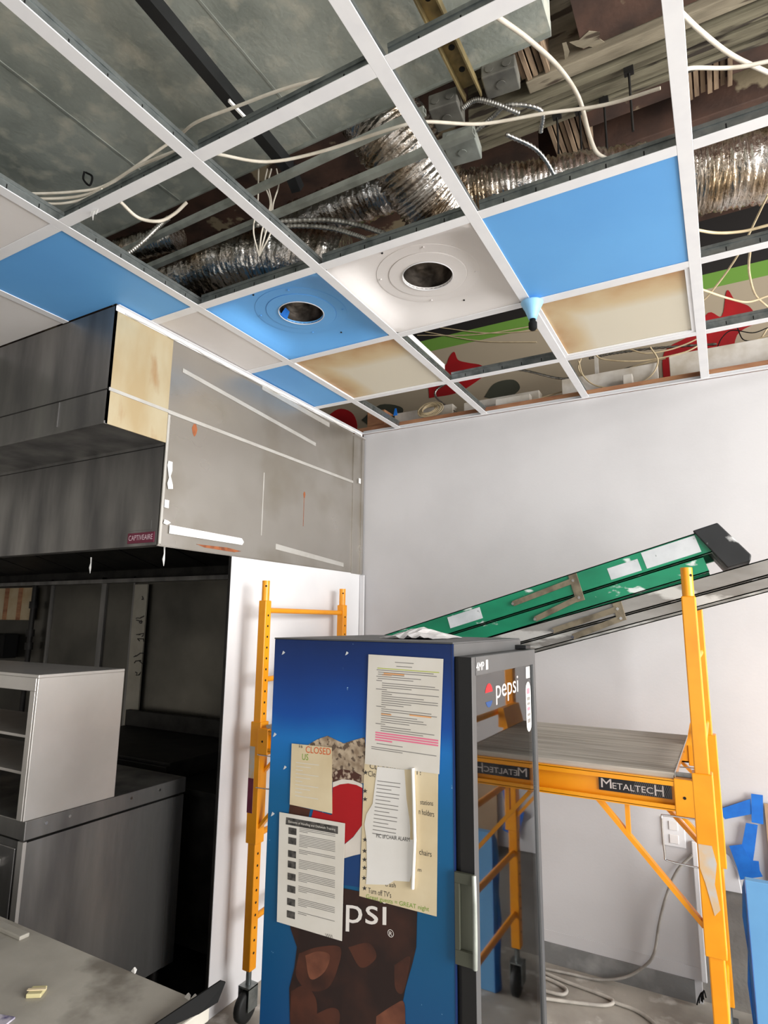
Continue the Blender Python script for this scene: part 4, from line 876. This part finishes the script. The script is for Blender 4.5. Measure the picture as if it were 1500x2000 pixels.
# tubs left inside the cooler
def tub(x, y, z, w, d_, h, m, lid, label):
    t = thing('storage_tub', (x, y, z), label, 'tub'); b = MB()
    vs = [(x+sx*w/2*q, y+sy*d_/2*q, z+hh) for q, hh in ((0.88,0.0),(1.0,h)) for sx, sy in ((-1,-1),(1,-1),(1,1),(-1,1))]
    b.add(vs, [(3,2,1,0)] + [(i, (i+1)%4, 4+(i+1)%4, 4+i) for i in range(4)]); b.build('tub_body', m, t)
    bx('tub_lid', lid, t, x-w/2-0.006, x+w/2+0.006, y-d_/2-0.006, y+d_/2+0.006, z+h, z+h+0.012, 0.003)
tub(1.165, 0.80, 1.024, 0.11, 0.17, 0.11, 'bin_teal', 'hl_green', 'teal tub with a yellow-green lid inside the cooler')
tub(1.165, 0.80, 0.889, 0.11, 0.17, 0.10, 'bin_blue', 'bin_blue', 'blue tub on the middle shelf inside the cooler')
tub(1.165, 0.80, 0.749, 0.11, 0.17, 0.10, 'bin_purple', 'bin_red', 'purple tub with a red lid inside the cooler')
tub(1.165, 0.80, 0.564, 0.11, 0.17, 0.13, 'bin_green', 'bin_red', 'dark green tub low inside the cooler')

# ------------------------------------------------------------------ sprinkler and above-ceiling clutter
sk = thing('sprinkler_head', (1.24, 1.20, 2.90), 'light blue cone-shaped sprinkler cover with black tip below the grid', 'sprinkler')
sc0 = (1.243, 1.205, 0)
MB().lathe((1.243,1.205,2.92), [(0.0,0.0),(0.016,0.0),(0.020,0.012),(0.030,0.04),(0.044,0.068),(0.045,0.072),(0.0,0.072)], 24).build('cone_cover', 'sprinkler_blue', sk)
MB().lathe((1.243,1.205,2.875), [(0.0,0.0),(0.012,0.0),(0.017,0.008),(0.017,0.03),(0.012,0.036),(0.012,0.045),(0.0,0.045)], 16).build('black_tip', 'plastic_black', sk)
random.seed(11)
def cable(name, pts, r_, m, label, cat='cable', group=None):
    o = MB().tube(spline(pts, 7), r_, 8).build(name, m); tag(o, label, cat, group); return o
def armored(pts, r_, label):
    p = spline(pts, 26); rr = [r_*(1.0 if i % 3 else 0.72) for i in range(len(p))]
    o = MB().tube(p, rr, 10).build('armored_cable', 'armor'); tag(o, label, 'cable'); return o
A = at
# white low-voltage cables lying over the grid
Z1 = 3.075
cable('white_cable', [A(0,372,'z',3.09),A(60,378,'z',3.09),A(150,374,'z',3.08),A(210,360,'z',3.09),A(300,300,'z',3.14),A(350,265,'z',3.16),A(385,238,'z',3.12),A(470,205,'z',3.10),A(560,172,'z',3.08),A(700,135,'z',3.07)], 0.0042, 'cable_white', 'white cable crossing the black strut in the upper left cell')
cable('white_cable', [A(0,380,'z',3.08),A(70,388,'z',3.08),A(150,384,'z',3.08),A(205,365,'z',3.08),A(260,330,'z',3.09),A(330,300,'z',3.08),A(372,290,'z',3.07),A(430,302,'z',3.065),A(520,316,'z',3.07),A(620,298,'z',3.08),A(770,250,'z',3.08),A(830,238,'z',3.09),A(940,242,'z',3.10),A(1060,222,'z',3.10),A(1180,205,'z',3.10),A(1290,172,'z',3.08)], 0.0046, 'cable_white', 'longest white cable running across three open cells')
cable('white_cable', [A(40,383,'z',3.07),A(100,398,'z',3.07),A(160,390,'z',3.07),A(200,370,'z',3.07)], 0.004, 'cable_white', 'lowest white cable of the bundle at the left edge')
cable('white_cable', [A(235,394,'z',3.06),A(270,425,'z',3.05),A(310,432,'z',3.05),A(340,418,'z',3.08),A(365,395,'z',3.12)], 0.0055, 'cable_white', 'short white cable sagging below the corner of the soffit')
cable('white_cable', [A(925,0,'z',3.08),A(970,32,'z',3.08),A(1030,75,'z',3.12),A(1090,130,'z',3.14),A(1130,190,'z',3.14),A(1150,260,'z',3.10),A(1165,297,'z',3.07),A(1188,312,'z',3.06)], 0.006, 'cable_white', 'thick white cable curving down to the large blue tile')
cable('white_cable', [A(1318,12,'z',3.06),A(1370,62,'z',3.10),A(1430,108,'z',3.12),A(1500,142,'z',3.14)], 0.006, 'cable_white', 'white cable slanting down in the upper right cell')
cable('white_cable', [A(1330,142,'z',3.05),A(1350,133,'z',3.08),A(1410,133,'z',3.10),A(1450,130,'z',3.10),A(1500,120,'z',3.10)], 0.005, 'cable_white', 'nearly level white cable in the upper right cell')
cable('white_cable', [A(1355,448,'z',3.06),A(1400,455,'z',3.06),A(1450,452,'z',3.06),A(1500,440,'z',3.06)], 0.005, 'cable_cream', 'cream cable sagging below the silver duct at the right edge')
cable('white_cable', [A(1500,380,'z',3.2),A(1440,500,'z',3.12),A(1385,575,'z',3.06),A(1365,590,'z',3.05)], 0.004, 'cable_cream', 'thin cream cable slanting across the green band at the right')
cable('white_cable', [A(1465,488,'z',3.05),A(1463,530,'z',3.10),A(1475,575,'z',3.16),A(1500,600,'z',3.2)], 0.0045, 'cable_cream', 'cream cable hooked over the cross tee at the right edge')
cable('white_cable', [A(1370,565,'z',3.04),A(1420,582,'z',3.08),A(1460,590,'z',3.10),A(1500,578,'z',3.12)], 0.0045, 'cable_cream', 'cream cable sagging in front of the red patch at the right')
for i, (a_, b_) in enumerate((((860,640),(1050,645)),((830,648),(1048,668)),((815,655),(1046,636)))):
    cable('white_cable', [A(a_[0],a_[1],'y',2.944), A((a_[0]+b_[0])/2,(a_[1]+b_[1])/2+8,'y',2.944), A(b_[0],b_[1],'y',2.944)], 0.004, 'cable_cream', ('upper thin cable across the green band in the small open cell','lower thin cable across the green band in the small open cell','middle thin cable across the green band in the small open cell')[i])
# loops of cable above the back wall, right of centre
random.seed(5)
wl_ = [([(1130,705),(1140,735),(1170,755),(1230,755),(1270,735),(1285,705),(1270,678)], 'cream cable loop hanging behind the third tee'),
       ([(1160,690),(1180,702),(1250,705),(1330,690),(1370,672)], 'cream cable running level behind the framed light panel edge'),
       ([(1230,682),(1260,690),(1300,685),(1340,672),(1375,655)], 'upper cream cable swag over the red patch'),
       ([(1160,770),(1145,745),(1130,720),(1135,700)], 'cream cable drooping over the drywall top'),
       ([(1000,795),(1080,770),(1180,742),(1240,715),(1300,700)], 'cream cable rising along the white lumber'),
       ([(1380,690),(1430,680),(1500,655)], 'upper cream cable behind the right-hand tee'),
       ([(1380,700),(1440,690),(1500,670)], 'lower cream cable behind the right-hand tee'),
       ([(1400,725),(1440,700),(1480,668),(1500,640)], 'steep cream cable at the right edge above the drywall'),
       ([(1420,705),(1460,710),(1500,712)], 'short level cream cable at the right edge above the drywall')]
for k, (pp_, lb) in enumerate(wl_):
    cable('white_cable', [A(x,y,'y',2.52+0.02*k) for x,y in pp_], 0.0045, 'cable_cream', lb)
for k, (pp_, lb) in enumerate((([(1385,700),(1400,680),(1410,660),(1430,645),(1470,650),(1500,640)],'tangled black wire at the right edge'),([(1430,730),(1415,700),(1425,690)],'short black wire above the drywall at the right'),([(1440,640),(1455,665),(1500,660)],'black wire behind the right-hand cream cables'))):
    cable('black_wire', [A(x,y,'y',2.6+0.03*k) for x,y in pp_], 0.003, 'plastic_black', lb, 'wire')
armored([(0.40,2.56,3.06),A(850,772,'y',2.56),A(880,745,'y',2.57),A(940,728,'y',2.57),A(1010,722,'y',2.57),A(1085,738,'y',2.57),(1.12,2.575,3.20)], 0.008, 'armored cable arching over the white lumber')
armored([A(1150,700,'y',2.7),A(1200,690,'y',2.7),A(1280,680,'y',2.7),A(1400,672,'y',2.7)], 0.008, 'armored cable running level behind the cream cables')
# coil of cream cable
co_ = MB(); cx_, cz_ = at(838,800,'y',2.50).x, 3.05
c0 = at(838,800,'y',2.47)
for k in range(16):
    rr = random.uniform(0.036,0.066); ph = random.uniform(0,6); tl_ = random.uniform(-0.5,0.5); ox, oz = random.uniform(-0.02,0.02), random.uniform(-0.008,0.008)
    ring = []
    for j in range(25):
        a = 2*math.pi*j/24+ph
        ring.append((c0.x+ox+rr*1.25*math.cos(a), 2.475+0.03*math.sin(a)*math.cos(tl_)+random.uniform(-0.002,0.002)+0.01*tl_, 3.116+oz+rr*math.sin(a)*0.9))
    co_.tube(ring, 0.0035, 6)
tag(co_.build('cable_coil', 'cable_cream'), 'messy coil of cream cable on the drywall top', 'cable coil')
# lumber above the drywall
def lumber(x0, x1, y0, y1, z0, z1, label, m='lumber_white'): tag(MB().box(x0,x1,y0,y1,z0,z1).build('lumber', m, None, 0.003), label, 'timber')
lumber(0.42,0.92,2.54,2.62,3.05,3.15, 'white painted timber lying behind the cable coil')
lumber(0.66,0.88,2.47,2.52,3.05,3.11, 'short white timber block on the drywall top')
lumber(1.06,1.60,2.54,2.62,3.05,3.19, 'white painted timber right of the middle tee')
lumber(1.66,2.5,2.54,2.62,3.05,3.22, 'white painted timber at the right edge above the drywall')
lumber(1.42,1.47,2.46,2.52,3.05,3.12, 'small upright white block behind the third tee')
lumber(-0.27,-0.13,2.45,2.58,3.05,3.17, 'reddish wood block at the wall corner above the drywall', 'plate_wood')
lumber(-0.10,0.34,2.54,2.62,3.05,3.16, 'grey-white timber left of the cable coil')
tag(MB().box(1.238,1.262,2.66,2.665,3.04,3.42).build('hanger_strap', 'lumber_white', None, 0.001), 'pale vertical strap behind the third tee', 'strap')
tag(MB().prism([(0.00+0.02,2.30,ZC+0.052),(0.05,2.30,ZC+0.052),(0.04,2.30,ZC+0.10),(0.03,2.30,ZC+0.10)], (0,0.004,0)).build('painters_tape', 'tape_blue'), 'tiny blue tape flag on the tee near the wall corner', 'tape')

# flexible foil ducts
def flex(pts, r_, label, seed, n=22):
    random.seed(seed); p = spline(pts, 30); L = sum((p[i+1]-p[i]).length for i in range(len(p)-1)); m_ = len(p)
    ph = [random.uniform(0,6.28) for _ in range(40)]
    def rf(i, k):
        w = 0.06*math.sin(i*2.2+ph[k % 20]*0.5) + 0.035*math.sin(i*0.7+k*1.3+ph[(k*3) % 40]) + random.uniform(-0.04,0.04)
        return 1 + w
    o = MB().tube(p, r_, n, True, rf, True).build('flex_duct', 'foil'); tag(o, label, 'duct')
    return o
flex([(-0.75,0.82,3.36),(-0.30,0.85,3.37),(0.0,0.88,3.37),(0.22,0.93,3.35),(0.46,1.02,3.30)], 0.125, 'silver foil duct lying behind the blue light pan', 1)
flex([(-0.6,1.10,3.66),(0.0,1.10,3.66),(0.45,1.08,3.65),(0.75,1.06,3.63)], 0.10, 'brownish foil duct in the shade behind the metal runners', 2)
flex([(0.74,0.72,3.78),(0.80,0.72,3.66),(0.86,0.78,3.54),(0.92,0.93,3.42),(0.97,1.03,3.36)], 0.145, 'thick foil duct bending down above the white light pan', 3)
flex([(1.0,0.99,3.41),(1.12,1.02,3.41),(1.32,1.08,3.41),(1.52,1.13,3.41),(1.75,1.20,3.40)], 0.09, 'foil duct running behind the large blue tile', 4)
flex([(1.80,1.25,3.36),(1.95,1.28,3.36),(2.2,1.32,3.36),(2.6,1.38,3.36)], 0.125, 'bright foil duct at the right edge', 5)
flex([(-0.55,0.62,3.44),(-0.36,0.63,3.43),(-0.20,0.65,3.42)], 0.055, 'small crumpled foil duct end near the soffit corner', 6)
# steel runners, strut, slotted strap
def channel(name, a, b_, w, h, m, label, cat):
    a, b_ = v3(a), v3(b_); d = (b_-a).normalized(); s = Vector((-d.y,d.x,0)).normalized(); z = Vector((0,0,1)); q = MB(); t = 0.003
    for (w0,w1,h0,h1) in ((-w/2,w/2,0,t),(-w/2,-w/2+t,t,h),(w/2-t,w/2,t,h),(-w/2+t,-w/2+0.012,h-t,h),(w/2-0.012,w/2-t,h-t,h)):
        q.prism([a+s*w0+z*h0, a+s*w1+z*h0, a+s*w1+z*h1, a+s*w0+z*h1], b_-a)
    o = q.build(name, m); tag(o, label, cat); return o
channel('steel_runner', (-0.9,0.515,3.30), (1.12,0.455,3.30), 0.022, 0.022, 'galv_dull', 'upper galvanised steel runner below the soffit edge', 'steel runner')
channel('steel_runner', (-0.9,0.585,3.24), (1.25,0.545,3.24), 0.024, 0.024, 'galv_dull', 'lower galvanised steel runner above the foil duct', 'steel runner')
b = MB().beam((0.612,-0.9,3.42),(0.505,0.55,3.42),0.038,0.05); b.beam((0.505,0.55,3.42),(0.495,0.62,3.38),0.038,0.05)
ss = tag(b.build('black_strut', 'black_metal'), 'long black strut bar slung under the grey soffit', 'strut')
bx('hanger_pin', 'tape_white', ss, 0.545, 0.552, 0.18, 0.28, 3.375, 3.385)
st_ = thing('slotted_angle', (1.235,-0.2,3.44), 'brass-coloured slotted metal strap under the soffit', 'strap')
bx('strap_web', 'brass_strap', st_, 1.205, 1.255, -1.0, 0.57, 3.452, 3.456)
bx('strap_flange', 'brass_strap', st_, 1.200, 1.205, -1.0, 0.60, 3.425, 3.456); bx('strap_flange', 'brass_strap', st_, 1.255, 1.260, -1.0, 0.60, 3.425, 3.456)
for k in range(11): MB().disc((1.23, 0.50-k*0.085, 3.4515), 0.010, (0,0,-1), 10, 0.001).build('slot_hole', 'dark_hole', st_)
# junction boxes
mat('jbox_grey', (122,120,112), 0.5, 0.4, c2=(96,94,88), scale=12)
def jbox(c, s, rz, label, m='jbox_grey'):
    t = thing('junction_box', (c[0],c[1],c[2]), label, 'junction box'); M_ = Matrix.Translation(c) @ Matrix.Rotation(rz,4,'Z')
    MB().box(-s[0]/2,s[0]/2,-s[1]/2,s[1]/2,0,s[2],M_).build('box_body', m, t, 0.004)
    for sx in (-0.25,0.25):
        MB().disc(M_ @ Vector((sx*s[0],-s[1]/2-0.001,s[2]/2)), 0.014, M_.to_3x3() @ Vector((0,-1,0)), 12, 0.002).build('knockout', m, t)
    MB().disc(M_ @ Vector((0,0,-0.002)), 0.016, (0,0,-1), 12, 0.002).build('knockout', m, t)
    return t
jbox((1.135,0.60,3.40), (0.10,0.10,0.06), 0.1, 'square grey junction box left of the slotted strap')
jbox((1.325,0.60,3.44), (0.11,0.09,0.05), 0.1, 'grey junction box right of the slotted strap')
jb = jbox((1.14,0.725,3.36), (0.115,0.115,0.05), 0.12, 'pale blue-grey junction box with flat cover', 'galv_dull')
armored([(1.19,0.60,3.41),(1.24,0.60,3.42),(1.30,0.63,3.40),(1.36,0.68,3.38)], 0.009, 'armored cable leaving the junction box beside the strap')
armored([(1.20,0.70,3.40),(1.27,0.68,3.41),(1.33,0.66,3.41),(1.42,0.72,3.40),(1.40,0.80,3.39)], 0.008, 'armored cable looping behind the junction boxes')
armored([(1.30,0.72,3.36),(1.38,0.82,3.34),(1.42,0.92,3.28),(1.43,1.0,3.20)], 0.008, 'armored cable dropping to the large blue tile')
armored([A(500,440,'z',3.2),A(560,432,'z',3.22),A(640,430,'z',3.2),A(700,440,'z',3.16),A(755,458,'z',3.09)], 0.010, 'upper armored cable arching towards the white light pan')
armored([A(515,452,'z',3.18),A(570,442,'z',3.2),A(640,445,'z',3.17),A(690,458,'z',3.12),A(722,470,'z',3.08)], 0.009, 'lower armored cable arching towards the white light pan')
armored([A(243,500,'z',3.05),A(275,475,'z',3.10),A(312,440,'z',3.18),A(330,425,'z',3.2)], 0.010, 'armored cable slanting up beside the left main tee')
random.seed(9)
for i, (px, lb) in enumerate(((505,'leftmost of four hanging white wires beside the black strut'),(522,'second of four hanging white wires beside the black strut'),(530,'third of four hanging white wires beside the black strut'),(540,'rightmost of four hanging white wires beside the black strut'))):
    cable('hanging_wire', [A(px,330,'z',3.5),A(px+random.uniform(-6,6),360,'z',3.42),A(px+random.uniform(-8,8),400,'z',3.3),A(px-10,450,'z',3.18),A(506,500,'z',3.1)], 0.003, 'cable_white', lb, 'wire')
cable('black_wire', [A(165,335,'z',3.48),A(163,350,'z',3.45),A(175,362,'z',3.4),A(180,345,'z',3.46),A(168,337,'z',3.49)], 0.004, 'plastic_black', 'small black wire loop hanging from the soffit', 'wire')
o = MB()
for dx_, dz_ in ((0.02,0.0),(-0.012,0.01),(0.004,-0.03),(0.024,0.012)):
    p = at(178,413,'z',3.0); o.prism([p, p+Vector((0.012+dx_,0.0,-0.004)), p+Vector((dx_,0.006,-0.014+dz_*0.5))], (0,0.0008,0.0008))
tag(o.build('tape_knot', 'tape_white'), 'little white tape knot hanging from the cross tee at left', 'tape')

# ------------------------------------------------------------------ old roof framing seen through the right-hand cells
def beam(name, x0, x1, y0, y1, z0, z1, m, label, cat='beam'):
    o = MB().box(x0,x1,y0,y1,z0,z1).build(name, m, None, 0.004); tag(o, label, cat); return o
struct(MB().box(1.51, 4.6, 0.56, 1.08, 3.935, 4.0).build('ceiling_boards', 'old_brown'), 'brown peeling boards above the junction boxes')
MB().prism([at(x,y,'z',3.9345) for x,y in ((1112,82),(1130,78),(1150,60),(1172,62),(1170,74),(1190,88),(1176,96),(1150,90),(1140,94),(1126,90))], (0,0,-0.002)).build('paint_flake', 'old_cream', bpy.data.objects['ceiling_boards'])
MB().prism([at(x,y,'z',3.9345) for x,y in ((1098,84),(1106,82),(1112,100),(1108,116),(1122,120),(1110,130),(1104,124),(1102,102))], (0,0,-0.002)).build('paint_flake', 'old_cream', bpy.data.objects['ceiling_boards'])
beam('timber_beam', 1.28, 4.6, 1.085, 1.148, 3.90, 4.24, 'old_cream', 'smooth cream roof beam nearest the soffit')
ob = thing('planked_beam', (2.9, 1.25, 3.88), 'wide cream roof beam faced with thin boards', 'beam')
for i in range(5):
    ya = 1.162+i*0.036; bx('board', 'old_olive', ob, 1.0, 4.6, ya, ya+0.032, 3.885+0.010*(i % 2), 4.24, 0.003)
beam('timber_beam', 1.46, 4.6, 1.345, 1.48, 3.93, 4.24, 'old_brown', 'brown roof beam behind the boarded cream beam')
beam('timber_beam', 1.2, 4.6, 1.60, 1.72, 3.88, 4.24, 'old_brown', 'peeling brown roof beam farthest from the soffit')
for n_, (xa, ya, yb, lb) in enumerate(((1.22,0.90,1.08,'bundle of rough laths beside the soffit corner'),(1.30,1.35,1.58,'bundle of rough laths behind the boarded beam'),(1.86,1.35,1.50,'bundle of rough laths right of the third main tee'))):
    lt = thing('lath_bundle', (xa+0.08, (ya+yb)/2, 3.9), lb, 'lath')
    for k in range(7): bx('lath', 'lath_wood', lt, xa+k*0.024, xa+k*0.024+0.017, ya, yb, 3.90+0.008*(k % 3), 4.24)
for (x,y,z0,lb) in ((1.66,1.20,3.60,'thin threaded rod hanging in front of the boarded beam'),(1.45,1.30,3.30,'thin threaded rod nearest the junction boxes'),(1.36,1.28,3.30,'left thin rod behind the pale junction box'),(1.55,1.30,3.30,'dark threaded rod behind the foil duct')):
    hr = thing('hanger_rod', (x,y,z0), lb, 'rod'); MB().tube([(x,y,z0),(x,y,4.2)], 0.005, 6).build('rod', 'dark_iron', hr); bx('clip', 'dark_iron', hr, x-0.018, x+0.018, y-0.012, y+0.012, 3.86, 3.885)
